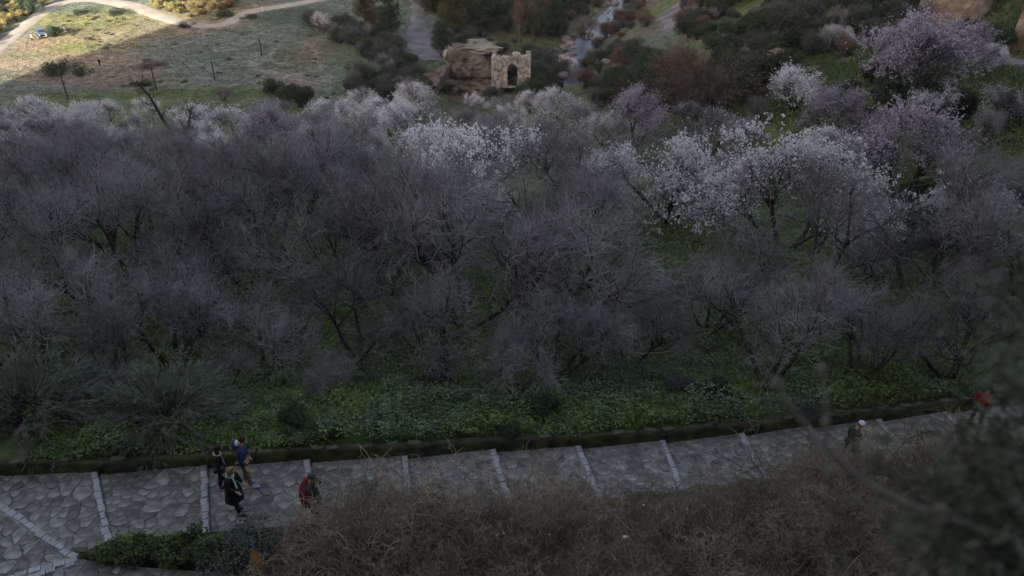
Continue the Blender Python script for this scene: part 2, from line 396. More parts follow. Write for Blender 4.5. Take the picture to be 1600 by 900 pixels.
def thicket(key, seed, W=2.6, Hh=1.3, n=470, name='dry_bramble_thicket', mt=None, leaves=520):
    g = np.random.default_rng(seed); mt = mt or M_dry
    P = np.c_[g.normal(size=(n, 2)) * W * .24, g.random(n) * Hh * .35]
    D = norm(np.c_[P[:, :2] * .5 + g.normal(size=(n, 2)) * .6, .5 + g.random(n)])
    A = grow(P, D, Hh * (.6 + .7 * g.random(n)), 6, .42, -.05, g)
    p, d, t, _ = sprout(A, 6, .25, 1.0, g); B = grow(p, d, .42 * (.5 + g.random(len(p))), 4, .45, .0, g)
    p, d, t, _ = sprout(B, 3, .2, .9, g); C = grow(p, d, .17 * (.5 + g.random(len(p))), 2, .4, .0, g)
    V, Q = join([tubes(A, .006 + .013 * g.random(n) ** 2, .005, 3), tubes(B, .0055, .0035, 3)])
    root = bpy.data.objects.new(name, None); COL.objects.link(root)
    link('canes', mesh_np('canes', V, [Q], mt), root)
    V, Q = tubes(C, .0042, .0028, 3)
    link('twigs', mesh_np('twigs', V, [Q], mt), root)
    q = B.reshape(-1, 3); q = q[g.integers(0, len(q), leaves)]
    V, Q = cards(q, .035 + .03 * g.random(leaves), g)
    link('leaves', mesh_np('leaves', V, [Q], M_dryleaf), root)
    PROTO[key] = (root, False); WID[key] = W; HGT[key] = Hh
for i in range(3): thicket('dry%d' % i, 400 + i)

def broom(key, seed, W=3.2, Hh=1.9, n=120):
    g = np.random.default_rng(seed)
    az = g.random(n) * 2 * math.pi; ti = .25 + .95 * g.random(n)
    D = np.c_[np.cos(az) * np.sin(ti), np.sin(az) * np.sin(ti), np.cos(ti)]
    A = grow(np.c_[g.normal(size=(n, 2)) * .12, np.zeros(n)], D, (1.5 + .8 * g.random(n)) * Hh / 1.9, 7, .06, -.14, g)
    p, d, t, _ = sprout(A, 16, .3, .45, g); B = grow(p, d, .38 * (.5 + g.random(len(p))), 4, .08, -.08, g)
    p, d, t, _ = sprout(B, 8, .05, .7, g); C = grow(p, d, .07 * (.6 + .8 * g.random(len(p))), 2, .1, 0, g)
    root = bpy.data.objects.new('broom_shrub', None); COL.objects.link(root)
    V, Q = tubes(A, .014, .005, 4); link('stems', mesh_np('stems', V, [Q], M_bark), root)
    V, Q = join([tubes(B, .009, .004, 3), tubes(C, .008, .004, 3)]); link('foliage', mesh_np('foliage', V, [Q], M_leafb), root)
    PROTO[key] = (root, False); WID[key] = W; HGT[key] = Hh
broom('broom0', 500)

def talltree(key, seed, name, leafm, H=11, W=5, n=9000, ls=.26, bark=None, droop=-.1, flat=0):
    g = np.random.default_rng(seed)
    T = grow(np.array([[0, 0, -.3]]), np.array([[0, 0, 1.]]), np.array([H * .95]), 10, .05, .1, g)
    p, d, t, _ = sprout(T, 46, .18, 1.1, g); B = grow(p, d, W * .5 * (1.05 - .6 * t) * (.7 + .5 * g.random(len(p))), 6, .15, .05, g)
    p, d, t, _ = sprout(B, 7, .25, .8, g); C = grow(p, d, W * .18 * (.6 + .6 * g.random(len(p))), 4, .2, droop, g)
    root = bpy.data.objects.new(name, None); COL.objects.link(root)
    V, Q = join([tubes(T, .24, .05, 8), tubes(B, .06, .015, 4)]); link('trunk', mesh_np('trunk', V, [Q], bark or M_bark, smooth=True), root)
    V1, Q1 = tubes(C, .015, .006, 3)
    q = C.reshape(-1, 3); q = q[g.integers(0, len(q), n)] + g.normal(size=(n, 3)) * W * .045
    V2, Q2 = cards(q, ls * (.6 + .8 * g.random(n)), g, .5)
    V, Q = join([(V1, Q1), (V2, Q2)]); link('crown', mesh_np('crown', V, [Q], leafm), root)
    PROTO[key] = (root, False); WID[key] = W; HGT[key] = H
talltree('tall0', 600, 'evergreen_tree', M_leaf, droop=-.35)
talltree('tall1', 601, 'olive_green_tree', M_leafy, H=9, W=6, droop=.0)
def poplar(key, seed, H=12, W=2.6):
    g = np.random.default_rng(seed)
    T = grow(np.array([[0, 0, -.3]]), np.array([[0, 0, 1.]]), np.array([H]), 10, .03, .1, g)
    p, d, t, _ = sprout(T, 60, .12, .45, g); B = grow(p, d, H * .28 * (1.05 - .6 * t), 6, .06, .12, g)
    p, d, t, _ = sprout(B, 12, .15, .4, g); C = grow(p, d, H * .09 * (.5 + g.random(len(p))), 3, .08, .12, g)
    root = bpy.data.objects.new('bare_poplar_tree', None); COL.objects.link(root)
    V, Q = join([tubes(T, .15, .03, 6), tubes(B, .04, .012, 4)]); link('trunk', mesh_np('trunk', V, [Q], M_reed, smooth=True), root)
    V, Q = tubes(C, .018, .008, 3); link('crown', mesh_np('crown', V, [Q], M_reed), root)
    PROTO[key] = (root, False); WID[key] = W; HGT[key] = H
poplar('poplar0', 610)
def reeds(key, seed, Hh=4.5, n=240):
    g = np.random.default_rng(seed)
    P = np.c_[g.normal(size=(n, 2)) * [1.1, .7], np.zeros(n)]
    D = norm(np.c_[-.25 + .6 * P[:, 0] + .25 * g.normal(size=n), -.2 + .3 * g.normal(size=n), np.ones(n) * 1.1])
    A = grow(P, D, Hh * (.6 + .5 * g.random(n)), 7, .05, -.10, g)
    p, d, t, _ = sprout(A, 16, .2, .55, g); B = grow(p, d, .6 * (.6 + .6 * g.random(len(p))), 4, .06, -.3, g)
    root = bpy.data.objects.new('cane_clump', None); COL.objects.link(root)
    V, Q = tubes(A, .022, .010, 4); link('canes', mesh_np('canes', V, [Q], M_reed), root)
    V, Q = tubes(B, .02, .004, 3); link('leaves', mesh_np('leaves', V, [Q], M_reed), root)
    PROTO[key] = (root, False); WID[key] = 4; HGT[key] = Hh
reeds('reed0', 620)
#PART2
# ------------------------------------------------------------------ terrain sheet
ys = np.concatenate([np.arange(-60, 8, 3.), np.arange(8, 30, .35), np.arange(30, 60, .8), np.arange(60, 150, 1.2), np.arange(150, 240, .8), np.arange(240, 340, 5.), np.arange(340, 1500, 60.)])
xs = np.concatenate([np.arange(-1200, -180, 60.), np.arange(-180, -120, 4.), np.arange(-120, -22, .9), np.arange(-22, 22, .42), np.arange(22, 100, 1.1), np.arange(100, 160, 5.), np.arange(160, 1200, 60.)])
GX, GY = np.meshgrid(xs, ys)
GZ = G(GX, GY)
nx, ny = len(xs), len(ys)
def ptin(px_pts, ):  # pixel polyline -> ground polyline
    return np.array([hit(a, b)[0][:2] for a, b in px_pts])
def tint_ground(x, y):
    n1 = fbm(x / 7, y / 7, 21); n2 = fbm(x / 1.7, y / 1.7, 22); n3 = fbm(x / 25, y / 25, 23)
    c = np.empty(x.shape + (3,))
    green = np.array([.095, .125, .045]); soil = np.array([.075, .08, .045]); dark = np.array([.045, .055, .028])
    k = sstep(.35, .6, n1)[..., None]; c[:] = green * k + soil * (1 - k)
    k = (sstep(.5, .7, n2) * .7)[..., None]; c = c * (1 - k) + dark * k
    # valley meadow: dry winter grass
    dry = np.array([.155, .182, .155]); mg = np.array([.115, .16, .115]); bare = np.array([.24, .19, .135])
    m = dry * (1 - sstep(.4, .62, n1))[..., None] + mg * sstep(.4, .62, n1)[..., None]
    st = (sstep(.5, .75, fbm(x / 2.2 + y * .1, y / .9, 31)) * .45)[..., None]; m = m * (1 - st) + np.array([.09, .095, .06]) * st
    for (px, py, rx, ry, colr) in BARE:
        pc = hit(px, py)[0]
        e = np.exp(-((x - pc[0]) / rx) ** 2 - ((y - pc[1]) / ry) ** 2) * 1.6 * (.5 + n2)
        e = np.clip(e, 0, 1)[..., None]; m = m * (1 - e) + np.array(colr) * e
    for tr in TRAILS:
        d = dist_poly(x, y, tr); e = (1 - sstep(.25, .75, d + .4 * (n2 - .5)))[..., None] * .6; m = m * (1 - e) + np.array([.30, .28, .22]) * e
    wm = (sstep(140, 152, y) * (1 - sstep(-22, -8, x + (n1 - .5) * 14)))[..., None]
    c = c * (1 - wm) + m * wm
    # right-hand hillside: greener patches among soil and rock
    wr = (sstep(45, 60, y) * sstep(12, 22, x))[..., None]
    hill = green * 1.0 * sstep(.35, .55, n1)[..., None] + np.array([.12, .105, .075]) * (1 - sstep(.35, .55, n1))[..., None]
    c = c * (1 - wr) + hill * wr
    for (px, py, rx, ry, colr) in GREENS:
        pc = hit(px, py)[0]
        e = np.clip(np.exp(-((x - pc[0]) / rx) ** 2 - ((y - pc[1]) / ry) ** 2) * 1.5 * (.45 + n2), 0, 1)[..., None]; c = c * (1 - e) + np.array(colr) * e
    dr = dist_poly(x, y, RIV); e = (1 - sstep(3, 8, dr))[..., None]; c = c * (1 - e) + np.array([.13, .115, .10]) * e
    return c
tan = (.31, .245, .175)
BARE = [(70, 70, 7, 9, tan), (105, 92, 7, 6, tan), (150, 100, 7, 7, tan), (190, 118, 8, 5, (.19, .16, .13)), (20, 97, 9, 6, tan), (60, 118, 10, 4, (.2, .18, .13)),
        (205, 134, 13, 2.5, (.17, .145, .12)), (490, 85, 6, 10, (.15, .13, .075)), (350, 25, 10, 12, (.27, .22, .13)), (250, 45, 9, 7, (.26, .21, .15)), (150, 60, 12, 12, (.27, .22, .12)), (140, 30, 14, 9, (.25, .24, .08)),
        (120, 75, 5, 4, (.2, .22, .06)), (35, 90, 4, 2, (.14, .16, .07)), (290, 15, 10, 14, (.27, .23, .12)), (445, 130, 6, 4, (.24, .2, .17)), (200, 155, 22, 4, (.075, .115, .035)), (330, 148, 20, 4, (.085, .12, .035)), (560, 85, 5, 16, (.10, .15, .085)), (470, 25, 12, 8, (.06, .10, .07))]
TRAILS = [ptin(t) for t in ([(436, 64), (430, 80), (421, 88), (430, 98), (450, 103)], [(468, 65), (490, 74), (497, 84), (492, 98), (505, 105)], [(398, 86), (389, 96), (395, 106), (420, 112), (450, 118), (520, 120)],
                            [(230, 50), (231, 58), (260, 66)], [(0, 92), (60, 90), (110, 95), (160, 82)])]
GREENS = [(740, 150, 7, 4, (.11, .095, .06)), (790, 150, 5, 3, (.07, .085, .04)), (760, 135, 9, 5, (.12, .105, .075)), (1330, 105, 5, 5, (.045, .085, .028)), (1300, 120, 4, 4, (.05, .09, .028)), (1210, 215, 4, 5, (.085, .10, .026)), (1190, 230, 3, 4, (.10, .11, .028)), (1360, 290, 3, 3, (.06, .085, .024)), (1480, 270, 5, 2.5, (.075, .085, .024)), (1425, 320, 2.5, 2.5, (.07, .09, .022)),
          (1500, 110, 5, 3, (.04, .06, .02)), (975, 95, 7, 8, (.07, .10, .07)), (1010, 75, 7, 7, (.085, .10, .075)), (1000, 140, 8, 8, (.065, .075, .06)), (700, 118, 4, 6, (.06, .09, .035)), (650, 115, 5, 8, (.07, .10, .045)), (960, 250, 2.5, 3, (.10, .11, .03)),
          (1000, 600, 3, 1.2, (.05, .085, .02)), (900, 650, 3, .8, (.05, .09, .022)), (620, 690, 3, .8, (.05, .085, .022)), (1300, 600, 3, 1, (.055, .085, .02)), (1060, 30, 6, 12, (.12, .12, .105))]
cols = tint_ground(GX, GY).reshape(-1, 3)
I = (np.arange(ny - 1)[:, None] * nx + np.arange(nx - 1)[None]).ravel()
Q = np.stack([I, I + 1, I + nx + 1, I + nx], 1)
tag(link('ground', mesh_np('ground', np.c_[GX.ravel(), GY.ravel(), GZ.ravel()], [Q], M_ground, smooth=True, cols=cols)), kind='structure')

def ribbon(name, pts, wid, m, lift=.09, step=1.2, base=None, kind='structure', ncross=5, wob=.25):
    """a sheet draped over the ground along a polyline of ground points"""
    pts = np.asarray(pts); wid = np.broadcast_to(wid, (len(pts),))
    seg = np.hypot(*np.diff(pts, axis=0).T); s = np.r_[0, np.cumsum(seg)]; t = np.arange(0, s[-1], step)
    x = np.interp(t, s, pts[:, 0]); y = np.interp(t, s, pts[:, 1])
    kk = max(3, int(6 / step)); ker = np.ones(kk) / kk
    xe = np.convolve(np.pad(x, kk // 2, 'edge'), ker, 'valid')[:len(x)]; ye = np.convolve(np.pad(y, kk // 2, 'edge'), ker, 'valid')[:len(y)]
    tx = np.gradient(xe); ty = np.gradient(ye); l = np.hypot(tx, ty) + 1e-9; nxv, nyv = -ty / l, tx / l
    w = np.interp(t, s, wid)
    f = np.linspace(-.5, .5, ncross)
    wl = w * (1 + wob * (vnoise(t / 3, t * 0 + 3, 51) - .5)); wr = w * (1 + wob * (vnoise(t / 3, t * 0 + 9, 52) - .5))
    off = np.where(f[None] < 0, f[None] * wl[:, None], f[None] * wr[:, None])
    X = xe[:, None] + nxv[:, None] * off; Y = ye[:, None] + nyv[:, None] * off
    Z = G(X, Y) + lift; Z[:, 0] -= lift + .12; Z[:, -1] -= lift + .12
    n = len(t); I = (np.arange(n - 1)[:, None] * ncross + np.arange(ncross - 1)[None]).ravel()
    Q = np.stack([I, I + 1, I + ncross + 1, I + ncross], 1)
    return tag(link(name, mesh_np(name, np.c_[X.ravel(), Y.ravel(), Z.ravel()], [Q], m, smooth=True)), kind=kind)
ribbon('dirt_road', ptin([(-60, 118), (0, 73), (30, 48), (60, 24), (85, 8), (110, 1), (150, -1), (200, 8), (240, 22), (262, 30), (290, 37), (325, 41), (350, 39), (368, 30), (385, 19), (410, 14), (450, 8), (500, -1), (560, -12)]), [4.5, 4.5, 4.5, 4.8, 5, 6, 7, 7, 6, 5.5, 5, 5, 5, 5, 5, 5, 5, 5, 5], M_road, lift=.14)
ribbon('gravel_track', ptin([(655, -25), (652, 0), (652, 25), (653, 42), (657, 60), (664, 82), (678, 98)]), [5, 5, 5, 6, 7.5, 8, 5], M_track, lift=.15)
ribbon('footpath', ptin([(1090, -8), (1060, 10), (1045, 22), (1052, 38), (1038, 52), (1010, 60)]), [4, 7, 8, 5, 4, 2.5], M_track, lift=.2)
ribbon('orchard_walk', ptin([(1640, 300), (1560, 285), (1500, 262), (1440, 330), (1380, 345), (1340, 352), (1250, 370)]), [2, 2.2, 2, 1.6, 2.2, 2.4, 2], mat('grey paved walk', (.19, .185, .20), var=.25, scale=1, bump=.5, bscale=6, dist=.03), lift=.1, step=.6)
ribbon('terrace_walk', ptin([(1640, 108), (1585, 96), (1540, 92), (1500, 90), (1470, 84)]), [4, 4, 3.6, 3, 2], MATS['grey paved walk'], lift=.12, step=.8)
ribbon('upper_walk', ptin([(1470, 132), (1476, 150), (1470, 175), (1462, 200)]), [2.4, 2.2, 2, 1.4], MATS['grey paved walk'], lift=.12, step=.6)
ribbon('lower_walk', ptin([(1500, 486), (1440, 487), (1390, 492), (1330, 488), (1250, 480)]), [1.4, 1.6, 1.3, 1.2, .9], MATS['grey paved walk'], lift=.1, step=.5)

# river
Mw = bpy.data.materials.new('river water'); Mw.use_nodes = True; t_ = Mw.node_tree; b_ = t_.nodes['Principled BSDF']
b_.inputs['Base Color'].default_value = (.12, .17, .22, 1); b_.inputs['Roughness'].default_value = .35; b_.inputs['Specular IOR Level'].default_value = .25
n_ = t_.nodes.new('ShaderNodeTexNoise'); n_.inputs['Scale'].default_value = 1.2; n_.inputs['Detail'].default_value = 6
bp = t_.nodes.new('ShaderNodeBump'); bp.inputs['Strength'].default_value = .5; bp.inputs['Distance'].default_value = .2
t_.links.new(n_.outputs['Fac'], bp.inputs['Height']); t_.links.new(bp.outputs[0], b_.inputs['Normal'])
rr_ = t_.nodes.new('ShaderNodeMapRange'); rr_.inputs['From Min'].default_value = .64; rr_.inputs['From Max'].default_value = .8
mx_ = t_.nodes.new('ShaderNodeMix'); mx_.data_type = 'RGBA'; mx_.inputs['A'].default_value = (.045, .07, .10, 1); mx_.inputs['B'].default_value = (.26, .3, .34, 1)
t_.links.new(n_.outputs['Fac'], rr_.inputs['Value']); t_.links.new(rr_.outputs[0], mx_.inputs['Factor']); t_.links.new(mx_.outputs['Result'], b_.inputs['Base Color'])
rv = RIV; n = len(rv); d = np.gradient(rv, axis=0); d = d / np.linalg.norm(d, axis=1, keepdims=True); nrm = np.c_[-d[:, 1], d[:, 0]]
V = np.concatenate([np.c_[rv - nrm * 3.0, np.full(n, RIVZ)], np.c_[rv + nrm * 3.0, np.full(n, RIVZ)]])
Q = np.array([[i, i + n, i + n + 1, i + 1] for i in range(n - 1)])
tag(link('river', mesh_np('river', V, [Q], Mw)), kind='structure')

# ------------------------------------------------------------------ the cliffs: one far behind the camera (it shades the valley), one small ledge is part of the ground
def rockface(name, m, P0, P1, z0, ztop, thick, seed, nx=90, nz=26, amp=4.0, kind='structure', lean=.15, topf=None):
    P0 = np.array(P0, float); P1 = np.array(P1, float); dv = P1 - P0; Lh = np.linalg.norm(dv); dv /= Lh; nv = np.array([dv[1], -dv[0]])
    s = np.linspace(0, 1, nx); t = np.linspace(0, 1, nz)
    S, T = np.meshgrid(s, t)
    top = ztop if topf is None else topf(s)
    zt = np.broadcast_to(top, (nx,))[None]
    sides = []
    for side in (0, 1):
        off = (thick * .5 * (1 - lean * T)) * (1 if side else -1)
        nz_ = (fbm(S * Lh / (amp * 3.) + side * 40, T * (ztop - z0) / (amp * 2.), seed, 5) - .5) * 2 * amp * (.3 + .7 * (1 - T ** 6))
        off = off + nz_ * (1 if side else -1)
        X = P0[0] + dv[0] * S * Lh + nv[0] * off; Y = P0[1] + dv[1] * S * Lh + nv[1] * off
        Z = z0 + (zt - z0) * T + (T > .9) * (fbm(S * Lh / (amp * 2.2), S * 0, seed + 3, 5) - .5) * amp * 1.2
        sides.append(np.stack([X, Y, Z], -1).reshape(-1, 3))
    N = nx * nz; I = (np.arange(nz - 1)[:, None] * nx + np.arange(nx - 1)[None]).ravel()
    Q1 = np.stack([I, I + 1, I + nx + 1, I + nx], 1); Q2 = Q1[:, ::-1] + N
    tp = (nz - 1) * nx + np.arange(nx - 1); Q3 = np.stack([tp, tp + 1, tp + 1 + N, tp + N], 1)
    e0 = np.arange(nz - 1) * nx; Q4 = np.stack([e0, e0 + nx, e0 + nx + N, e0 + N], 1); e1 = e0 + nx - 1; Q5 = np.stack([e1, e1 + N, e1 + nx + N, e1 + nx], 1)
    return link(name, mesh_np(name, np.concatenate(sides), [Q1, Q2, Q3, Q4, Q5], m, smooth=True))
edge_at = lambda y: -95 - (177 - y) * SD[0] / SD[1]
tag(rockface('cliff', M_cliff, (edge_at(-28) + .6, -45), (190, -45), -30, 72, 34, 41, nx=150, nz=40, amp=1.6, lean=.0), kind='structure')

# orange rock faces at the top right
def crag(name, px0, px1, base, hgt, thick, seed, m, label, amp=1.2):
    a = hit(*px0)[0]; b = hit(*px1)[0]
    z0 = min(a[2], b[2]) - 1.5
    o = rockface(name, m, a[:2], b[:2], z0, z0 + hgt + 1.5, thick, seed, nx=60, nz=26, amp=amp, lean=.5)
    return tag(o, label, 'cliff')
crag('orange_cliff', (1458, 30), (1535, 27), 0, 7, 9, 61, M_cliff, 'orange rock face at the top right of the photo, above the pink tree')
crag('orange_cliff', (1585, 66), (1680, 56), 0, 7, 9, 62, M_cliff, 'orange rock face at the right edge behind the small white tree')
crag('rock_outcrop', (1183, 140), (1212, 118), 0, 3.0, 2.4, 63, mat('reddish earth', (.17, .105, .065), var=.5, scale=.8, bump=1, bscale=3, dist=.3), 'small orange earthy outcrop left of the white almond tree on the slope', amp=.7)
crag('rock_outcrop', (1148, 152), (1178, 146), 0, 2.0, 2.0, 64, MATS['reddish earth'], 'lowest reddish outcrop below the dark bushes', amp=.7)

# ------------------------------------------------------------------ stepped stone path
path = bpy.data.objects.new('stepped_stone_path', None); COL.objects.link(path); path['kind'] = 'structure'
def clip(poly, n, c):
    out = []
    for i in range(len(poly)):
        a, b = poly[i], poly[(i + 1) % len(poly)]; da = a @ n - c; db = b @ n - c
        if da <= 0: out.append(a)
        if (da < 0 < db) or (db < 0 < da): out.append(a + (b - a) * da / (da - db))
    return out
def area(p): p = np.array(p); return .5 * abs(np.dot(p[:, 0], np.roll(p[:, 1], -1)) - np.dot(p[:, 1], np.roll(p[:, 0], -1)))
def prism(name, poly, z0, z1, m, parent, smooth=False):
    n = len(poly); V = [(p[0], p[1], z0) for p in poly] + [(p[0], p[1], z1) for p in poly]
    me = bpy.data.meshes.new(name); me.from_pydata(V, [], [list(range(n, 2 * n))] + [[i, (i + 1) % n, n + (i + 1) % n, n + i] for i in range(n)]); me.materials.append(m); me.update()
    return link(name, me, parent)
def ccw(p):
    p = [np.array(q[:2], float) for q in p]; a = sum(p[i][0] * p[(i + 1) % len(p)][1] - p[(i + 1) % len(p)][0] * p[i][1] for i in range(len(p)))
    return p if a > 0 else p[::-1]
nstone = 0
def pave(poly, z, parent, cell, gap, g, limit=None):
    """irregular flat stones set in the mortar of one tread"""
    global nstone
    poly = ccw(poly); A = area(poly); n = max(3, int(A / cell))
    P = np.array(poly); lo, hi = P.min(0), P.max(0)
    def inside(q):
        return all((poly[(i + 1) % len(poly)][0] - poly[i][0]) * (q[1] - poly[i][1]) - (poly[(i + 1) % len(poly)][1] - poly[i][1]) * (q[0] - poly[i][0]) > 0 for i in range(len(poly)))
    S = []; tr = 0; rmin = math.sqrt(cell) * .62
    while len(S) < n and tr < 6000:
        q = lo + (hi - lo) * g.random(2); tr += 1
        if inside(q) and all(np.hypot(*(q - s)) > rmin * (.75 + .4 * g.random()) for s in S): S.append(q)
    for i, s in enumerate(S):
        c = [p.copy() for p in poly]
        for j, t in enumerate(S):
            if j == i: continue
            d = t - s; L_ = np.hypot(*d)
            if L_ > 1.6: continue
            nn = d / L_; c = clip(c, nn, nn @ ((s + t) / 2))
            if len(c) < 3: break
        if len(c) < 3 or area(c) < .02: continue
        C = np.mean(c, 0); c = [p for p in c]
        gg = gap * (.6 + .9 * g.random())
        q = [p for p in c]
        # pull edges in, cut corners, roughen
        m = len(q); pts = []
        for k in range(m):
            a, b = q[k], q[(k + 1) % m]
            pts.append(a * .78 + b * .22)
            if np.hypot(*(b - a)) > .16: pts.append(a * .5 + b * .5 + g.normal(size=2) * .018)
            pts.append(a * .22 + b * .78)
        pts = np.array(pts)
        r = np.hypot(*(pts - C).T)[:, None]; pts = C + (pts - C) * np.maximum(.35, (r - gg) / r) + g.normal(size=pts.shape) * .007
        m = len(pts); h = .008 + .012 * g.random()
        tilt = g.normal(size=2) * .02
        def zz(p): return h + (p - C) @ tilt
        r = np.hypot(*(pts - C).T)[:, None]; inner = C + (pts - C) * (r - .011) / r
        outer = C + (pts - C) * (r + .020 + .012 * g.random((m, 1))) / r
        V = [(p[0] - C[0], p[1] - C[1], .003) for p in outer] + [(p[0] - C[0], p[1] - C[1], -.01) for p in pts] + [(p[0] - C[0], p[1] - C[1], zz(p) - .005) for p in pts] + [(p[0] - C[0], p[1] - C[1], zz(p)) for p in inner]
        Fc = [[k, (k + 1) % m, m + (k + 1) % m, m + k] for k in range(m)] + [[m + k, m + (k + 1) % m, 2 * m + (k + 1) % m, 2 * m + k] for k in range(m)] + [[2 * m + k, 2 * m + (k + 1) % m, 3 * m + (k + 1) % m, 3 * m + k] for k in range(m)] + [list(range(3 * m, 4 * m))]
        me = bpy.data.meshes.new('paving_stone'); me.from_pydata(V, [], Fc); me.materials.append(M_stone); me.materials.append(M_grime)
        me.polygons.foreach_set('material_index', [1] * (2 * m) + [0] * (m + 1)); me.update()
        link('paving_stone', me, parent, (C[0], C[1], z)); nstone += 1
gst = np.random.default_rng(77)
# shared block meshes for the step edges
BLK = []
for k in range(5):
    bm = bmesh.new(); bmesh.ops.create_cube(bm, size=1)
    for v in bm.verts: v.co.x *= .17 * (.92 + .16 * gst.random()); v.co.y *= .24 * (.9 + .2 * gst.random()); v.co.z = v.co.z * .12 * (1 + .1 * gst.normal())
    bmesh.ops.bevel(bm, geom=bm.edges[:], offset=.012, segments=1, affect='EDGES')
    me = bpy.data.meshes.new('edge_block'); bm.to_mesh(me); bm.free(); me.materials.append(M_block); BLK.append(me)
def block_row(a, b, z, parent, w=.24, jit=.012):
    a = np.array(a[:2]); b = np.array(b[:2]); L_ = np.hypot(*(b - a)); d = (b - a) / L_; n = int(L_ / (w + .022)); ang = math.atan2(d[1], d[0]) - math.pi / 2
    for i in range(n):
        if gst.random() < .06: continue
        p = a + d * (i + .5) * L_ / n + gst.normal(size=2) * jit
        o = link('edge_block', BLK[gst.integers(0, 5)], parent, (p[0], p[1], z - .028 + gst.normal() * .004), ang + gst.normal() * .03)
        o.scale = (1 + .1 * gst.normal(), (L_ / n - .014 - .02 * gst.random()) / .24, 1)
def tread(k, poly, z, cell, gap, name='tread', stones=None):
    bed = prism(name, ccw(poly), z - .5, z, [M_mortar][0], path)
    pave(stones or poly, z, bed, cell, gap, gst); return bed
def inset_right(a, b, d=.2):
    a = np.array(a[:2]); b = np.array(b[:2]); v = b - a; v = v / np.hypot(*v); n = np.array([-v[1], v[0]])
    n = n if n[0] > 0 else -n
    return a + n * d, b + n * d
nT = len(U)
for k in range(1, 14):
    a0, b0 = U[k - 1], L[k - 1]; a1, b1 = U[k], L[k]
    z = LV(k)
    l0, l1 = inset_right(a0, b0, .095); r0, r1 = inset_right(a1, b1, .085)
    s0, s1 = inset_right(a1, b1, -.10)
    cell = [.11, .11, .11, .11, .12, .13, .12, .12, .12, .12, .13, .15, .2, .25][k]
    gap = [.012, .012, .014, .02, .024, .045, .05, .045, .05, .02, .02, .018, .02, .02][k]
    tr_ = tread(k, [l0, l1, r1, r0], z, cell, gap, stones=[l0, l1, s1, s0])
    block_row(a1, b1, z, tr_)
# left-hand first tread, inside the turn of the path
zA = LV(0)
c1 = on_level(118, 872, zA); c2 = on_level(-70, 741, zA); c3 = on_level(-75, 930, zA)
d1, d2 = inset_right(c2, c1, -.11)
tA = tread(0, [c2, c1, c3], zA, .11, .014, stones=[d1, d2, c3])
block_row(c2, c1, zA, tA)
zB = zA + .15
e1 = on_level(-60, 922, zB); e2 = on_level(122, 873, zB)
tB = tread(0, [e1, e2, on_level(240, 888, zB), on_level(460, 903, zB), on_level(640, 925, zB), on_level(640, 1000, zB), on_level(-60, 1000, zB)], zB, .12, .02)
block_row(e1, e2, zB, tB)
e3 = on_level(178, 897, zB + .02); block_row(e3, on_level(190, 882, zB + .02), zB + .03, tB)
block_row(on_level(40, 905, zB), on_level(120, 880, zB), zB + .01, tB, w=.2)

# kerb wall round the planted bed, and the low mossy wall along the far side of the path
def wall_strip(name, top_pts, thick, h, m, label, seed, step=.12, away=1, cope=True):
    top_pts = np.array(top_pts, float); seg = np.linalg.norm(np.diff(top_pts[:, :2], axis=0), axis=1); s = np.r_[0, np.cumsum(seg)]; t = np.arange(0, s[-1], step)
    x, y, z = (np.interp(t, s, top_pts[:, i]) for i in range(3))
    tx, ty = np.gradient(x), np.gradient(y); l = np.hypot(tx, ty); nx_, ny_ = -ty / l * away, tx / l * away
    prof = [(0, -h - .25), (.015, -h * .66), (0, -h * .33), (.02, -.03), (.06, 0), (thick * .5, .01), (thick - .05, 0), (thick, -.08), (thick, -h - .2)]
    Vv = []
    for j, (o, dz) in enumerate(prof):
        o_ = o + (fbm(t * 1.9, t * 0 + j * .6, seed, 4) - .5) * .10; dz_ = dz + (fbm(t * 2.3, t * 0 + j * .5, seed + 5, 4) - .5) * (.09 if j > 1 else .0)
        Vv.append(np.c_[x + nx_ * o_, y + ny_ * o_, z + dz_])
    V = np.stack(Vv, 1); n, m_ = V.shape[:2]; I = (np.arange(n - 1)[:, None] * m_ + np.arange(m_ - 1)[None]).ravel()
    Q = np.stack([I, I + m_, I + m_ + 1, I + 1], 1)
    root = bpy.data.objects.new(name, None); COL.objects.link(root)
    link('wall_body', mesh_np('wall_body', V.reshape(-1, 3), [Q], m, smooth=False), root)
    tag(root, label, 'wall')
    if cope:
        g = np.random.default_rng(seed); meshes = []
        for q in range(6):
            bm = bmesh.new(); bmesh.ops.create_cube(bm, size=1)
            for v in bm.verts: v.co = (v.co.x * .36 * (1 + .25 * g.normal()), v.co.y * .15 * (1 + .25 * g.normal()), v.co.z * .07)
            bmesh.ops.bevel(bm, geom=bm.edges[:], offset=.02, segments=1, affect='EDGES'); me = bpy.data.meshes.new('coping_stone'); bm.to_mesh(me); bm.free(); me.materials.append(M_cope); meshes.append(me)
        u = 0
        while u < s[-1]:
            if g.random() < .62:
                i = min(int(u / step), n - 1); o = thick * (.35 + .35 * g.random())
                link('coping_stone', meshes[g.integers(0, 6)], root, (x[i] + nx_[i] * o, y[i] + ny_[i] * o, z[i] + .015), math.atan2(ty[i], tx[i]) + g.normal() * .12)
            u += .45 + .4 * g.random()
    return root
tops = [(-22, yu(-22), .42 + .15)] + [(x_, yu(x_), zp(x_) + .36) for x_ in np.arange(-17, 24, .8)]
wall_strip('low_stone_wall', tops, .22, .42, M_moss, 'low mossy stone wall along the orchard side of the stepped path', 81)
zk = zA + .34
kp = [on_level(a, b, zk) for a, b in ((122, 866), (170, 868), (235, 871), (300, 876), (380, 884), (460, 893), (560, 905), (680, 925))]
bedp = [on_level(a, b, .55) for a, b in ((125, 866), (168, 845), (322, 832), (487, 819), (642, 808), (700, 925), (560, 903), (460, 891), (380, 882), (300, 874), (235, 869), (170, 866))]
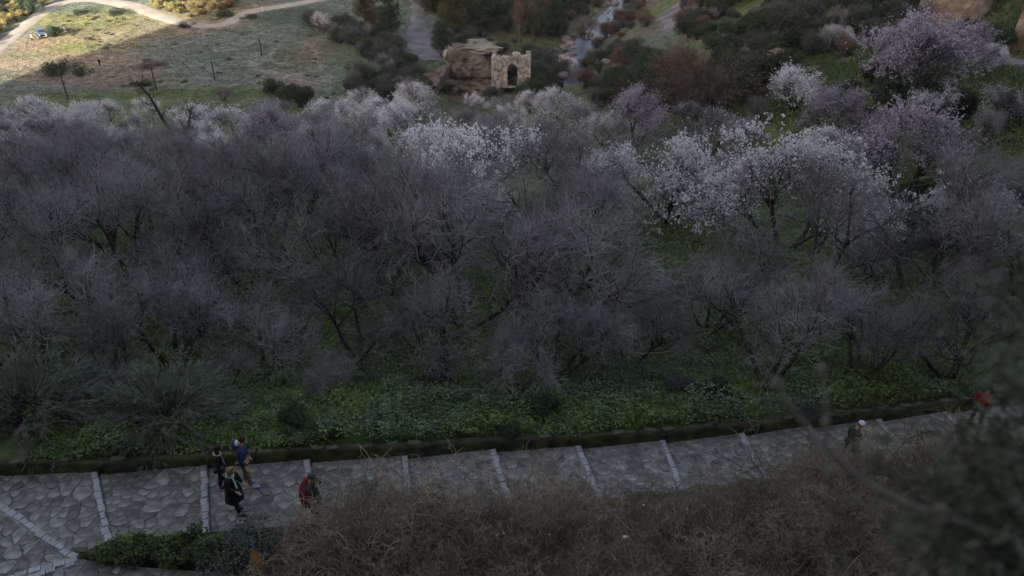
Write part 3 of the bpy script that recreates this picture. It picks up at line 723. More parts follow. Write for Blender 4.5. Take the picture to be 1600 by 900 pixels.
tag(prism('planted_bed', ccw(bedp), -.2, .56, mat('dark damp soil', (.045, .04, .03), bump=.8), None), kind='structure')
wall_strip('kerb_wall', kp, .16, .3, M_moss, 'low kerb wall around the green bed at the bottom left', 82, away=1, cope=True)
#PART3
# ------------------------------------------------------------------ trees placed where the photograph shows them
prng = np.random.default_rng(11)
PLACED = []       # ground positions of placed trees (x, y, radius)
def plant(key, px, by, wpx=None, sc=None, label='', cat='tree', group=None, rz=None, sink=.05, tall=None):
    p, d = hit(px, by)
    if sc is None: sc = (wpx * d / F) / WID[key]
    if tall is not None: sc = (sc, sc, (tall * d / F / math.cos(R(25))) / HGT[key])
    o = instance(key, (p[0], p[1], p[2] - sink), prng.random() * 6.28 if rz is None else rz, sc, label, cat, group)
    PLACED.append((p[0], p[1], WID[key] * (sc if np.isscalar(sc) else sc[0]) / 2)); return o
# individually recognisable blossoming trees: key, crown centre x, crown centre y, crown width, label
BL = [
 ('white0', 1222, 304, 232, 'largest white blossoming almond tree, right of centre, with a wide speckled crown'),
 ('white1', 1040, 280, 182, 'white blossoming almond tree just left of the largest white one'),
 ('white1', 745, 262, 190, 'broad white blossoming almond tree in the middle of the orchard below the ruin'),
 ('white3', 1238, 138, 88, 'bright white almond tree on the slope beside the orange earthy outcrop'),
 ('pink0', 1282, 180, 112, 'pinkish white almond tree right of the bright green clearing'),
 ('white1', 1290, 232, 100, 'pale lilac almond tree standing right behind the largest white one'),
 ('pink1', 1398, 238, 150, 'dusky pink almond tree with its dark forked trunk showing above the paved walk'),
 ('white2', 1455, 165, 92, 'bright white almond tree between two dusky pink ones on the right'),
 ('pink2', 1418, 98, 140, 'largest purple pink almond tree high on the right-hand slope'),
 ('pink0', 1470, 75, 105, 'purple pink almond tree just left of the small flat-topped white tree'),
 ('white3', 1305, 57, 46, 'small white almond tree high on the slope beside a brown bush'),
 ('white0', 1502, 312, 105, 'white and lilac almond tree at the right below the bend of the paved walk'),
 ('pink1', 995, 178, 98, 'rosy pink almond tree behind the orchard, right of the ruin'),
 ('white1', 868, 162, 72, 'bright white almond tree in front of the dark green bank under the ruin'),
 ('white2', 800, 185, 70, 'white almond tree directly below the ruined tower'),
 ('faded0', 1112, 205, 100, 'sparsely blossoming almond tree left of the bright green clearing'),
 ('white3', 722, 87, 44, 'small lilac white almond tree left of the sandstone mound'),
 ('white0', 702, 122, 38, 'small white almond tree below the low ruined wall'),
 ('white1', 645, 150, 66, 'white almond tree at the left foot of the ruin knoll'),
 ('white2', 570, 158, 62, 'tall white almond tree at the edge of the dark hedge hollow'),
 ('white3', 505, 32, 34, 'small white almond tree by itself at the top of the meadow'),
 ('white0', 885, 100, 34, 'small white almond tree on the left bank of the river'),
 ('white2', 690, 215, 70, 'white almond tree behind the broad middle one, on its left'),
 ('white3', 625, 195, 90, 'lilac white almond tree left of the middle of the orchard'),
 ('faded1', 905, 185, 90, 'faded almond tree between the bright white and rosy pink ones'),
 ('white1', 518, 180, 78, 'white almond tree near the meadow edge, left of the tall white one'),
 ('pink2', 425, 203, 84, 'creamy pink almond tree in the back row on the left'),
 ('white0', 355, 196, 84, 'white almond tree in the back row behind the small bare meadow tree'),
 ('white1', 300, 182, 62, 'white almond tree beside the leaning dark trunk'),
 ('white2', 238, 172, 62, 'white almond tree in the back row under the second pole'),
 ('white3', 172, 172, 44, 'small white almond tree in the back row between the first two poles'),
 ('white0', 125, 178, 66, 'white almond tree in the back row below the first pole'),
 ('white1', 55, 178, 84, 'white almond tree in the back row near the left edge'),
 ('faded0', 8, 180, 60, 'white almond tree cut by the left edge of the photo'),
 ('faded1', 445, 168, 42, 'small faded almond tree at the foot of the dark green hollow'),
 ('faded0', 580, 240, 90, 'faded almond tree left of the middle of the orchard'),
 ('faded1', 470, 228, 90, 'faded almond tree in the second row on the left'),
 ('faded0', 845, 215, 96, 'faded lilac almond tree behind the bare crowns in the middle'),
 ('faded1', 1560, 165, 100, 'dark-limbed almond tree with scattered blossom at the right edge'),
 ('faded1', 1585, 335, 70, 'lilac tinged almond tree cut by the right edge of the photo'),
]
ROW = [(960, 262, 84, 'left of the second biggest white one'), (850, 232, 92, 'third row below the tower'), (668, 268, 92, 'fourth row left of the broad white one'), (560, 262, 84, 'third row left of the middle of the photo'), (1330, 200, 60, 'between the pinkish white and the dusky pink ones'), (780, 163, 40, 'close in front of the tower pier'), (738, 158, 44, 'close in front of the sandstone mound'), (380, 236, 78, 'third row below the lone bare meadow tree'), (880, 265, 80, 'fourth row right of the broad white one'),
       (600, 176, 74, 'just left of the ruin knoll'), (665, 190, 76, 'below the sandstone mound'), (560, 212, 84, 'in the second row left of the ruin'), (505, 212, 70, 'in the second row under the hedge hollow'), (762, 208, 80, 'below the tower, second row'), (905, 226, 84, 'between the ruin and the rosy pink tree, second row'),
       (945, 200, 70, 'left of the rosy pink tree'), (1145, 262, 84, 'between the two biggest white ones'), (400, 186, 70, 'near the meadow edge above the middle of the left side'), (330, 214, 74, 'in the second row behind the dead trunk'), (215, 200, 70, 'in the second row left of the dead trunk'), (90, 208, 76, 'in the second row near the left edge'),
       (830, 158, 50, 'on the green bank below the tower'), (1075, 178, 60, 'below the cane clump'), (455, 200, 64, 'under the dark meadow hollow'), (655, 238, 90, 'third row left of the middle'), (1165, 200, 60, 'under the orange outcrop'), (625, 142, 46, 'at the upper left of the ruin knoll')]
for i, (cx, cy, wp, wh) in enumerate(ROW): BL.append((['white%d' % (i % 4), 'faded%d' % (i % 2), 'faded%d' % ((i + 1) % 2)][i % 3], cx, cy, wp, 'whitish almond tree ' + wh))
for key, cx, cy, wp, lb in BL:
    wp = wp * (1.16 if wp > 100 else 1.04); by = cy + wp * .5
    for _ in range(3):
        p, d = hit(cx, by); sc_ = wp * d / F / WID[key]; by = cy + .60 * HGT[key] * sc_ * F / d * math.cos(math.atan2(CAMZ - p[2], p[1]))
    plant(key, cx + (prng.random() - .5) * 2, by, wp, label=lb, group='blossoming almond trees', cat='tree')
o = instance('white3', hit(1550, 95)[0], 1.0, (.36, .36, .30), 'small flat-topped white almond tree on the terrace at the top right', 'tree', 'blossoming almond trees')
PLACED.append((*o.location[:2], 1.2))
# individually visible bare trees of the front row: key, base x, base y, crown width, label
BR = [
 ('bare0', 1195, 604, 270, 'bare almond tree at the right with three dark trunks rising from one base'),
 ('bare1', 1480, 592, 250, 'bare almond tree with a thick slanting trunk near the right edge'),
 ('bare2', 1340, 588, 190, 'low bare almond tree between the two big ones on the right'),
 ('bare3', 985, 575, 230, 'bare almond tree right of the middle of the front row'),
 ('bare4', 868, 592, 210, 'bare almond tree with twin trunks in the middle of the front row'),
 ('bare1', 695, 592, 230, 'bare almond tree with one straight dark trunk, middle of the front row'),
 ('bare4', 805, 624, 150, 'small leaning bare almond tree closest to the path in the middle'),
 ('bare0', 560, 560, 230, 'bare almond tree behind the small bleached one'),
 ('bare3', 420, 588, 230, 'bare almond tree above the men and women on the path'),
 ('bare4', 275, 572, 240, 'bare almond tree behind the green broom shrub'),
 ('bare1', 200, 612, 190, 'bare almond tree left of the green broom shrub'),
 ('bare0', 95, 590, 250, 'bare almond tree second from the left in the front row'),
 ('bare2', -15, 575, 240, 'bare almond tree cut by the left edge in the front row'),
 ('bare3', 350, 630, 150, 'small bare almond tree just right of the green broom shrub'),
 ('bare4', 1105, 520, 200, 'bare almond tree in the second row left of the three-trunked one'),
 ('bare3', 1575, 320, 130, 'dark bare tree with a thick upright trunk at the right edge above the walk'),
 ('bare0', 1255, 545, 190, 'bare almond tree directly behind the three-trunked one'),
 ('bare2', 350, 157, 32, 'small round bare tree standing alone on the meadow'),
]
for key, cx, by, wp, lb in BR: plant(key, cx, by, wp, label=lb, group='bare almond trees', cat='tree')
plant('dead', 522, 612, 105, label='small bleached dead almond tree with many pale stems in the front row', cat='tree')
# the close-set rest of the orchard
def px_of(x, y):
    z = float(G(x, y)); return to_px((x, y, z))
def far_enough(x, y, r):
    return all((x - a) ** 2 + (y - b) ** 2 > r * r for a, b, _ in PLACED)
CLEAR = [(1222, 300, 260, 175), (1040, 278, 230, 205), (745, 268, 240, 130), (640, 200, 150, 80), (430, 215, 130, 90), (560, 180, 100, 50), (860, 180, 120, 70), (640, 170, 110, 60), (400, 200, 120, 50), (280, 190, 90, 50), (60, 180, 130, 50), (170, 175, 120, 45), (570, 250, 60, 50)]
cand = 0; nb = 0
lab_b = 'bare grey almond tree among the close-set crowns in the middle of the orchard'
lab_l = 'bare grey almond tree among the close-set crowns on the left of the orchard'
lab_f = 'almond tree with thin faded blossom among the back rows of the orchard'
while cand < 5200 and nb < 190:
    cand += 1
    y = 24.5 + 88 * prng.random() ** 1.3; x = (prng.random() - .5) * 2 * (y * .78 + 3)
    px, py, d = px_of(x, y)
    if not (-60 < px < 1640): continue
    if px > 1060 and py < 395: continue
    if px > 900 and py < 290: continue
    if py < 212 or py > 590 or (540 < px < 1120 and 262 < py < 322): continue
    if px > 1340 and py > 470: continue
    back = py < 318
    if not far_enough(x, y, 3.9 if y < 42 else (3.7 if not back else 3.6)): continue
    if any(abs(px - bx) < bw * .55 and by_ - 10 < py < by_ + hh for bx, by_, bw, hh in CLEAR): continue
    blo = back and prng.random() < (.62 if px > 420 else .4)
    key = ['bare%d' % prng.integers(0, 5)][0]
    if blo: key = ['faded0', 'faded1', 'white2', 'white3', 'white1', 'sparse0'][prng.integers(0, 6)]
    elif prng.random() < .1 and py < 400: key = 'sparse%d' % prng.integers(0, 2)
    sc = (.55 + .3 * prng.random()) if back else (.75 + .5 * prng.random())
    z = float(G(x, y)); zn = ('at the far left' if px < 180 else 'left of the middle' if px < 450 else 'near the middle' if px < 800 else 'right of the middle' if px < 1150 else 'on the right')
    rw = 'back rows' if back else ('third rows' if py < 400 else 'second rows' if py < 480 else 'front rows'); rw = {'third rows': 'upper middle rows', 'second rows': 'lower middle rows'}.get(rw, rw)
    lb = ('whitish blossoming' if blo else 'bare grey') + ' almond tree in the ' + rw + ' of the orchard, ' + zn
    instance(key, (x, y, z - .05), prng.random() * 6.28, sc, lb, 'tree', lb.replace('tree', 'trees'))
    PLACED.append((x, y, 3)); nb += 1
print('orchard trees', nb, 'stones', nstone)
# greyish bare thicket trees along the back slope on the right
for i, (cx, by, wp) in enumerate([(1340, 340, 60), (1175, 235, 60), (1185, 185, 50), (1500, 235, 60), (1540, 215, 60), (1530, 350, 90), (1450, 430, 120), (1340, 440, 120), (1560, 440, 120), (1500, 480, 120)]):
    plant('bare%d' % (i % 5), cx, by, wp, label='low grey bare tree among the blossom on the right-hand side', group='low bare trees on the right')

# ------------------------------------------------------------------ bushes
def scatter(keys, n, region, wr, label, group, cat='bush', mind=1.0, tallf=None):
    """n bushes whose feet stand inside a polygon of the picture's ground; wr = width range in metres"""
    P = np.array(region, float); lo, hi = P.min(0), P.max(0); k = 0; tr = 0; mine = []
    while k < n and tr < n * 60:
        tr += 1; q = lo + (hi - lo) * prng.random(2)
        ins = False; j = len(P) - 1
        for i in range(len(P)):
            if (P[i][1] > q[1]) != (P[j][1] > q[1]) and q[0] < (P[j][0] - P[i][0]) * (q[1] - P[i][1]) / (P[j][1] - P[i][1]) + P[i][0]: ins = not ins
            j = i
        if not ins: continue
        p, d = hit(*q); wv = wr[0] + (wr[1] - wr[0]) * prng.random()
        if any((p[0] - a) ** 2 + (p[1] - b) ** 2 < (mind * (wv + c) * .33) ** 2 for a, b, c in mine): continue
        key = keys[prng.integers(0, len(keys))]; sc = wv / WID[key]
        fx_, fy_ = (q - lo) / (hi - lo); zn = ('upper ' if fy_ < .35 else 'middle ' if fy_ < .68 else 'lower ') + ('left' if fx_ < .35 else 'centre' if fx_ < .68 else 'right')
        instance(key, (p[0], p[1], p[2] - .1), prng.random() * 6.28, (sc, sc, sc * (tallf or (.8 + .5 * prng.random()))), label + ', ' + zn + ' part', cat, group); mine.append((p[0], p[1], wv)); k += 1
    return k
scatter(['ever0', 'ever1', 'ever2', 'ever0', 'grey0'], 150, [(1060, 8), (1180, -40), (1470, -30), (1440, 30), (1290, 70), (1240, 120), (1160, 160), (1090, 150), (1130, 90), (1070, 60)], (2.2, 5.0),
        'dark evergreen bush of the dense cover on the right-hand slope', 'evergreen bushes on the right-hand slope', mind=.8)
scatter(['grey0', 'grey1', 'bare2', 'ever1'], 26, [(1270, 60), (1400, 20), (1470, 50), (1440, 70), (1330, 60), (1290, 90)], (2.2, 4), 'grey green bush above the large purple pink tree', 'bushes above the purple pink tree')
scatter(['grey0', 'ever0', 'ever2'], 16, [(1480, 45), (1600, 60), (1620, 80), (1500, 85)], (1.6, 3.2), 'low bush on the terrace below the orange rock face', 'bushes below the rock face')
scatter(['ever2', 'grey1', 'ever0'], 22, [(1340, 100), (1300, 200), (1330, 215), (1390, 190), (1500, 190), (1500, 140), (1440, 120)], (1.2, 2.4), 'low dark bush at the feet of the pink trees', 'bushes at the feet of the pink trees')
scatter(['ever1', 'ever2', 'grey0'], 20, [(1300, 330), (1380, 300), (1540, 300), (1600, 330), (1560, 400), (1400, 400)], (1.2, 2.4), 'dark green bush beside the paved walk on the right', 'bushes beside the paved walk')
scatter(['grey0', 'grey1', 'ever0', 'ever1', 'bare0'], 70, [(480, 40), (560, 40), (640, 95), (660, 150), (560, 175), (545, 130), (600, 110), (540, 70)], (3, 5.6), 'grey green bush in the hedge between the meadow and the gravel track', 'hedge bushes right of the meadow', mind=.75)
scatter(['grey0', 'ever1', 'ever0'], 26, [(700, 60), (740, 45), (760, 60), (700, 85), (690, 70)], (3, 6), 'dark bush behind the sandstone mound', 'bushes behind the ruin')
scatter(['ever0', 'ever1', 'ever2'], 34, [(660, 0), (890, 0), (880, 60), (840, 60), (700, 40), (675, 20)], (4, 8), 'dark tall bush of the thicket behind the ruin at the top', 'dark thicket behind the ruin', mind=.7, tallf=1.4)
scatter(['ever0', 'ever2'], 16, [(815, 125), (850, 110), (880, 140), (860, 165), (810, 165)], (3, 4.6), 'dark green bush on the bank right of the ruined tower', 'bushes right of the tower', mind=.7)
scatter(['grey1', 'grey0'], 12, [(825, 85), (860, 85), (880, 120), (850, 120)], (3, 4.6), 'grey bush behind the ruined tower', 'grey bushes behind the tower', mind=.7)
scatter(['grey0', 'ever1', 'brown0', 'grey1'], 46, [(905, 110), (935, 90), (960, 70), (1060, 120), (1110, 165), (1000, 190), (920, 170)], (2.6, 5), 'grey green bush on the mound right of the river', 'bushes right of the river', mind=.8)
scatter(['brown0', 'grey1', 'ever0'], 22, [(940, 60), (990, -10), (1010, 0), (980, 60)], (2.4, 5), 'bush on the far right bank of the river', 'bushes on the right bank', mind=.8)
scatter(['brown0', 'ever2', 'grey0'], 24, [(860, 0), (950, -10), (930, 40), (880, 60), (850, 40)], (3, 5.5), 'brown bush on the left bank of the river', 'bushes on the left bank', mind=.8)
scatter(['grey0', 'brown0', 'bare3'], 16, [(1060, 0), (1120, -10), (1130, 30), (1080, 60), (1060, 40)], (2.6, 4.5), 'grey bush right of the footpath across the river', 'bushes right of the footpath')
scatter(['scrub0', 'scrub1', 'scrub0', 'ever1'], 70, [(-40, 0), (90, -10), (70, 8), (30, 33), (-10, 60), (-40, 80)], (1.8, 4), 'straw coloured bush in the sunlit scrub at the top left corner', 'sunlit scrub beyond the road', mind=.75)
scatter(['scrub0', 'scrub1'], 46, [(235, 10), (260, -10), (380, -10), (372, 12), (340, 24), (300, 28), (262, 24)], (1.8, 3.6), 'straw coloured bush on the sunlit bank above the road', 'sunlit bushes above the road', mind=.8)
scatter(['ever1', 'brown0', 'grey0'], 12, [(380, 5), (480, -10), (400, -12)], (1.6, 3), 'dull bush above the shaded bend of the road', 'bushes above the shaded bend')
scatter(['scrub0', 'grey0', 'brown0'], 44, [(80, 40), (100, 20), (180, 12), (230, 30), (200, 60), (150, 85), (100, 60)], (.7, 1.7), 'low tuft of weeds on the sunlit knoll beside the van', 'weed tufts on the sunlit knoll', mind=1.1, tallf=.55)
scatter(['weedy0', 'weedy0', 'grey1'], 40, [(0, 125), (120, 150), (300, 150), (540, 165), (600, 110), (500, 40), (300, 50), (150, 110)], (.6, 1.5), 'low weed clump scattered over the shaded meadow', 'weed clumps on the meadow', mind=2, tallf=.5)
def one(key, px, by, wpx, label, cat='bush', tallf=1.0, group=None):
    p, d = hit(px, by); sc = wpx * d / F / WID[key]
    return instance(key, (p[0], p[1], p[2] - .08), prng.random() * 6.28, (sc, sc, sc * tallf), label, cat, group)
one('flat0', 92, 113, 52, 'long dark bush lying across the edge of the shadow on the meadow', tallf=.8)
one('flat0', 128, 117, 26, 'short dark bush at the right end of the long one on the meadow', tallf=.8)
one('flatb0', 228, 103, 50, 'flat brown brush pile in the middle of the meadow', tallf=.35)
one('weedy0', 225, 134, 30, 'low round green bush beside the second pole', tallf=.5)
one('ever2', 85, 58, 24, 'dark bush right beside the parked van')
one('flat0', 350, 26, 26, 'dark bush at the inner bend of the road', tallf=.9)
one('flat0', 291, 42, 24, 'low dark bush on the near edge of the road', tallf=.6)
one('flat0', 390, 28, 24, 'small round dark bush on the near side of the road bend', tallf=.6)
one('flat0', 128, 22, 30, 'dark bush on top of the sunlit knoll', tallf=.6)
one('flat0', 185, 22, 34, 'dark low bush at the right of the sunlit knoll', tallf=.45)
for i, (a, b, c) in enumerate([(455, 158, 46), (432, 148, 34), (470, 168, 44)]): one('ever%d' % i, a, b, c, 'dark green bush in the hollow at the bottom of the meadow', group='bushes in the meadow hollow')
one('brown0', 1325, 88, 40, 'brown dome-shaped bush beside the small white tree high on the slope', tallf=1.2)
one('ever0', 1500, 185, 60, 'dark green bush below the white tree left of the upper walk', tallf=1.3)
one('grey0', 1580, 190, 60, 'grey green bush right of the upper walk', tallf=1.2)
one('brown0', 1010, 42, 40, 'round dark bush beside the footpath across the river')
for i, (a, b, c, t_, lb) in enumerate([(1100, 172, 92, 95, 'large clump of dry brown cane leaning left, below the right-hand slope'), (1075, 120, 46, 60, 'smaller pale cane clump above the large one')]):
    p, d = hit(a, b); sc = c * d / F / 4.2; instance('reed0', (p[0], p[1], p[2] - .1), .2 - i, (sc, sc, t_ * d / F / 4.2), lb, 'reeds', None)
for a, b, wp in [(768, 152, 26), (812, 142, 34), (832, 128, 34), (748, 146, 26), (716, 136, 30), (696, 130, 26), (848, 118, 36), (838, 98, 34), (862, 104, 30)]:
    one(['grey0', 'ever1', 'grey1', 'ever0'][(a + b) % 4], a, b, wp, 'bush crowding the foot of the ruined tower and mound', group='bushes crowding the ruin')
for a, b, wp in [(888, 112, 26), (912, 108, 26), (924, 92, 24), (886, 90, 18), (932, 74, 22), (912, 60, 20), (948, 52, 22), (900, 128, 34)]:
    one(['brown0', 'grey1', 'bare2'][(a + b) % 3], a, b, wp, 'scrubby bush overhanging the water of the river', group='bushes overhanging the river')
for a, b, wp in [(620, -60, 60), (700, -70, 80), (760, -50, 60), (480, -60, 50), (850, -60, 70), (930, -70, 60), (1020, -60, 60), (380, -70, 50), (250, -60, 50), (120, -60, 50), (30, -50, 60)]:
    one(['ever0', 'ever1', 'scrub0'][(a + wp) % 3], a, b, wp, 'bush of the valley beyond the top edge of the photo', group='bushes beyond the top edge', tallf=1.3)
# tall trees at the top of the picture
for key, a, b, wv, hh, lb in [('tall0', 610, 62, 8, 11, 'dark drooping evergreen tree left of the gravel track'), ('tall1', 572, 50, 7.5, 10, 'olive green tree at the top, left of the drooping dark one'),
     ('tall1', 706, 55, 9, 11, 'yellowish green tree right of the gravel track'), ('tall0', 690, 88, 6, 8, 'narrow dark evergreen at the foot of the yellowish tree'), ('tall0', 752, 52, 9, 11, 'dark evergreen tree behind the sandstone mound'),
     ('tall0', 640, -10, 9, 13, 'dark evergreen tree cut by the top edge left of the track'), ('tall0', 790, 10, 11, 13, 'dark evergreen tree cut by the top edge above the ruin'), ('tall0', 865, 50, 7, 9, 'dark evergreen tree left of the river'),
     ('poplar0', 812, 66, 4, 13, 'bare straight poplar behind the ruined tower'), ('poplar0', 833, 62, 4, 12, 'second bare poplar, nearer to the river'), ('poplar0', 850, 55, 3.5, 13, 'slender bare poplar left of the river at the top')]:
    p, d = hit(a, b); instance(key, (p[0], p[1], p[2] - .2), prng.random() * 6, (wv / WID[key], wv / WID[key], hh / HGT[key]), lb, 'tree', None)
p, d = hit(915, 66); instance('bare4', tuple(p), 1, (.9, .9, 1.2), 'rusty bare tree among the boulders of the river', 'tree', None)
# green broom shrubs, herbs and the dry thicket near the path
for a, b, wp, lb in [(268, 660, 180, 'large grey green broom shrub with arching stems just above the path'), (50, 660, 200, 'grey green broom shrub with arching stems near the left edge'), (150, 645, 125, 'smaller broom shrub between the two large ones')]:
    p, d = hit(a, b); sc = wp * d / F / 3.3; instance('broom0', tuple(p), prng.random() * 6, sc, lb, 'shrub', 'broom shrubs above the path')
for a, b, wp, lb in [(850, 640, 58, 'round dark shrub in the green undergrowth above the path, in the middle'), (1115, 622, 52, 'small round dark shrub below the three-trunked bare tree'), (795, 684, 36, 'small dark shrub at the foot of the undergrowth by the wall'), (1060, 610, 60, 'grey green shrub left of the three-trunked tree'),
                     (455, 668, 60, 'dull dark shrub above the couple on the path'), (520, 682, 50, 'dull dark shrub right above the couple on the path'), (1260, 655, 44, 'small grey green shrub close to the wall on the right'), (670, 600, 60, 'dark shrub round the foot of the straight trunk')]:
    one('grey%d' % (prng.integers(0, 2)) if 'grey' in lb else 'ever%d' % prng.integers(0, 3), a, b, wp, lb, 'shrub', tallf=.8)
DRY = [(560, 905), (450, 900), (505, 872), (640, 862), (700, 920), (600, 840), (770, 862), (800, 930), (860, 850), (720, 830), (905, 905), (930, 808), (985, 850), (1010, 930), (860, 812), (1060, 828), (1100, 880), (1140, 815), (1180, 850), (1180, 930), (1230, 805), (1260, 830), (1290, 900),
       (1310, 778), (1350, 800), (1370, 870), (1400, 755), (1450, 790), (1460, 880), (1480, 740), (1540, 750), (1560, 830), (1600, 720), (1640, 790), (520, 960), (650, 985), (900, 985), (1100, 990), (1300, 980), (1500, 960), (1600, 900), (1430, 760), (1332, 734), (1296, 742), (600, 830)]
for i, (a, b) in enumerate(DRY):
    q, d = hit(a, b + 52); sc = .75 + .5 * prng.random()
    if a < 520: sc *= .8
    instance('dry%d' % (i % 3), (q[0], q[1], q[2] - .15), prng.random() * 6.28, (sc, sc, sc * (.8 + .35 * prng.random())), 'dry brown bramble thicket below the path, ' + ('left end' if a < 640 else 'left of the middle' if a < 850 else 'middle' if a < 1080 else 'right of the middle' if a < 1320 else 'right end') + (', next to the path' if b < 835 else ', near the bottom edge'), 'thicket', 'dry bramble thickets below the path')
for a, b, wp, lb in [(395, 868, 90, 'feathery dark green shrub at the right end of the planted bed'), (340, 862, 60, 'green herb clump in the middle of the planted bed'), (215, 868, 54, 'bright green herb clump near the left end of the planted bed'), (275, 866, 60, 'low green herb clump left of the middle of the planted bed'), (165, 872, 34, 'small green herb clump at the left tip of the planted bed')]:
    p = on_level(a, b, zA + .3); d = np.linalg.norm(p - [0, 0, CAMZ]); key = 'grey0' if 'feathery' in lb else 'weedy0'; sc = wp * d / F / WID[key] * 1.1
    instance(key, (p[0], p[1], p[2] - .05), prng.random() * 6, (sc, sc, sc * .7), lb, 'plant', 'herbs in the planted bed')

# ------------------------------------------------------------------ undergrowth, grass: nobody could count them
def undergrowth():
    g = np.random.default_rng(900)
    n = 62000
    y = 16 + 34 * g.random(n) ** 1.35; x = (g.random(n) - .5) * 2 * (y * .70 + 2)
    up = yu(x); ok = (y > up + .2) & (fbm(x / 2.0, y / 1.6, 91) > .22); x, y = x[ok], y[ok]; n = len(x)
    big = fbm(x / 1.3, y / 1.1, 92); hgt = (.10 + .55 * sstep(.35, .7, big)) * g.random(n) ** .6
    z = G(x, y) + hgt + .02
    lf = 4; X = np.repeat(x, lf) + g.normal(size=n * lf) * .10; Y = np.repeat(y, lf) + g.normal(size=n * lf) * .10; Z = np.repeat(z, lf) + g.normal(size=n * lf) * .03
    s = (.07 + .07 * g.random(n * lf)) * (1 + .25 * (Y - 16) / 20)
    V, Q = cards(np.c_[X, Y, Z], s, g, .6, flat=.9)
    m = fbm(X / 1.6, Y / 1.4, 93); m2 = fbm(X / .7, Y / .6, 94)
    c = np.array([.15, .215, .075])[None] * (1 - sstep(.4, .6, m))[:, None] + np.array([.15, .215, .125])[None] * sstep(.4, .6, m)[:, None]
    yel = (sstep(.66, .8, m2) * .45)[:, None]; c = c * (1 - yel) + np.array([.21, .26, .055]) * yel
    c = c * (.45 + .9 * g.random(len(c)))[:, None]
    tag(link('undergrowth', mesh_np('undergrowth', V, [Q], M_weed, cols=np.repeat(c, 4, 0))), 'leafy green undergrowth of weeds below the orchard trees', kind='stuff')
undergrowth()
def grass(name, n, xy, hr, colr, label, seed, lean=.5, wid=.02):
    g = np.random.default_rng(seed); x, y = xy(g, n); z = G(x, y); n = len(x)
    h = hr[0] + (hr[1] - hr[0]) * g.random(n); a = g.random(n) * 6.28; wv = wid * (.6 + .8 * g.random(n))
    B = np.c_[x, y, z]; dx = np.c_[np.cos(a), np.sin(a), np.zeros(n)] * wv[:, None]
    tip = B + np.c_[g.normal(size=n) * lean * h, g.normal(size=n) * lean * h, h]
    V = np.stack([B - dx, B + dx, tip], 1).reshape(-1, 3); Q = np.arange(3 * n).reshape(-1, 3)
    c = colr(x, y, g)
    tag(link(name, mesh_np(name, V, [Q], M_weed, cols=np.repeat(c, 3, 0))), label, kind='stuff')
def xy_near(g, n):
    y = 16 + 26 * g.random(n) ** 1.5; x = (g.random(n) - .5) * 2 * (y * .70 + 2); ok = (y > yu(x) + .3) & (fbm(x / 2.4, y / 1.8, 95) > .45); return x[ok], y[ok]
grass('orchard_grass', 150000, xy_near, (.12, .4), lambda x, y, g: np.array([.19, .27, .075])[None] * (.5 + .9 * g.random(len(x)))[:, None], 'long green grass below the orchard trees', 901, wid=.012)
def xy_meadow(g, n):
    x = -120 + 116 * g.random(n); y = 148 + 84 * g.random(n); ok = (fbm(x / 1.8 + y * .1, y / .9, 31) > .45) & (dist_poly(x, y, ROADP) > 3.6); return x[ok], y[ok]
ROADP = ptin([(-60, 118), (0, 73), (60, 24), (110, 1), (150, -1), (200, 8), (262, 30), (325, 41), (350, 39), (385, 19), (410, 14), (500, -1)])
def meadcol(x, y, g):
    dry = fbm(x / 7, y / 7, 21); c = np.array([.205, .228, .18])[None] * (1 - sstep(.4, .62, dry))[:, None] + np.array([.145, .175, .11])[None] * sstep(.4, .62, dry)[:, None]
    bare = np.zeros(len(x))
    for (px, py, rx, ry, colr) in BARE[:5]:
        pc = hit(px, py)[0]; bare = np.maximum(bare, np.exp(-((x - pc[0]) / rx) ** 2 - ((y - pc[1]) / ry) ** 2))
    c = c * (1 - bare[:, None]) + np.array([.34, .26, .17]) * bare[:, None]
    return c * (.55 + .7 * g.random(len(x)))[:, None]
grass('meadow_grass', 150000, xy_meadow, (.05, .26), meadcol, 'short dry winter grass on the valley meadow', 902, lean=.9, wid=.09)
def xy_hill(g, n):
    x = 12 + 50 * g.random(n); y = 45 + 60 * g.random(n); ok = (fbm(x / 7, y / 7, 21) > .42) & (x > 14 + (y - 45) * .1); return x[ok], y[ok]
grass('slope_grass', 90000, xy_hill, (.15, .5), lambda x, y, g: np.array([.085, .125, .045])[None] * (.45 + .9 * g.random(len(x)))[:, None], 'green herbs and grass on the right-hand slope', 903, wid=.05)
def bedleaves():
    g = np.random.default_rng(905); n = 2600
    a, b = g.random(n), g.random(n)
    px = 150 + 270 * a; lo_ = np.interp(px, [150, 235, 420], [866, 868, 886]); hi_ = np.interp(px, [150, 190, 420], [862, 838, 836]); py = hi_ + (lo_ - hi_) * b
    P = on_level(px, py, np.full(n, zA + .25)).T if False else np.stack([on_level(u_, v_, zA + .28) for u_, v_ in zip(px, py)])
    C_ = np.repeat(P, 3, 0) + g.normal(size=(n * 3, 3)) * [.07, .07, .07]; V, Q = cards(C_, .05 + .05 * g.random(len(C_)), g, .6, flat=.6)
    c = np.array([.13, .20, .06])[None] * (.4 + .9 * g.random(len(C_)))[:, None]
    tag(link('bed_herbs', mesh_np('bed_herbs', V, [Q], M_weed, cols=np.repeat(c, 4, 0))), 'bright green herbs covering the planted bed', kind='stuff')
bedleaves()
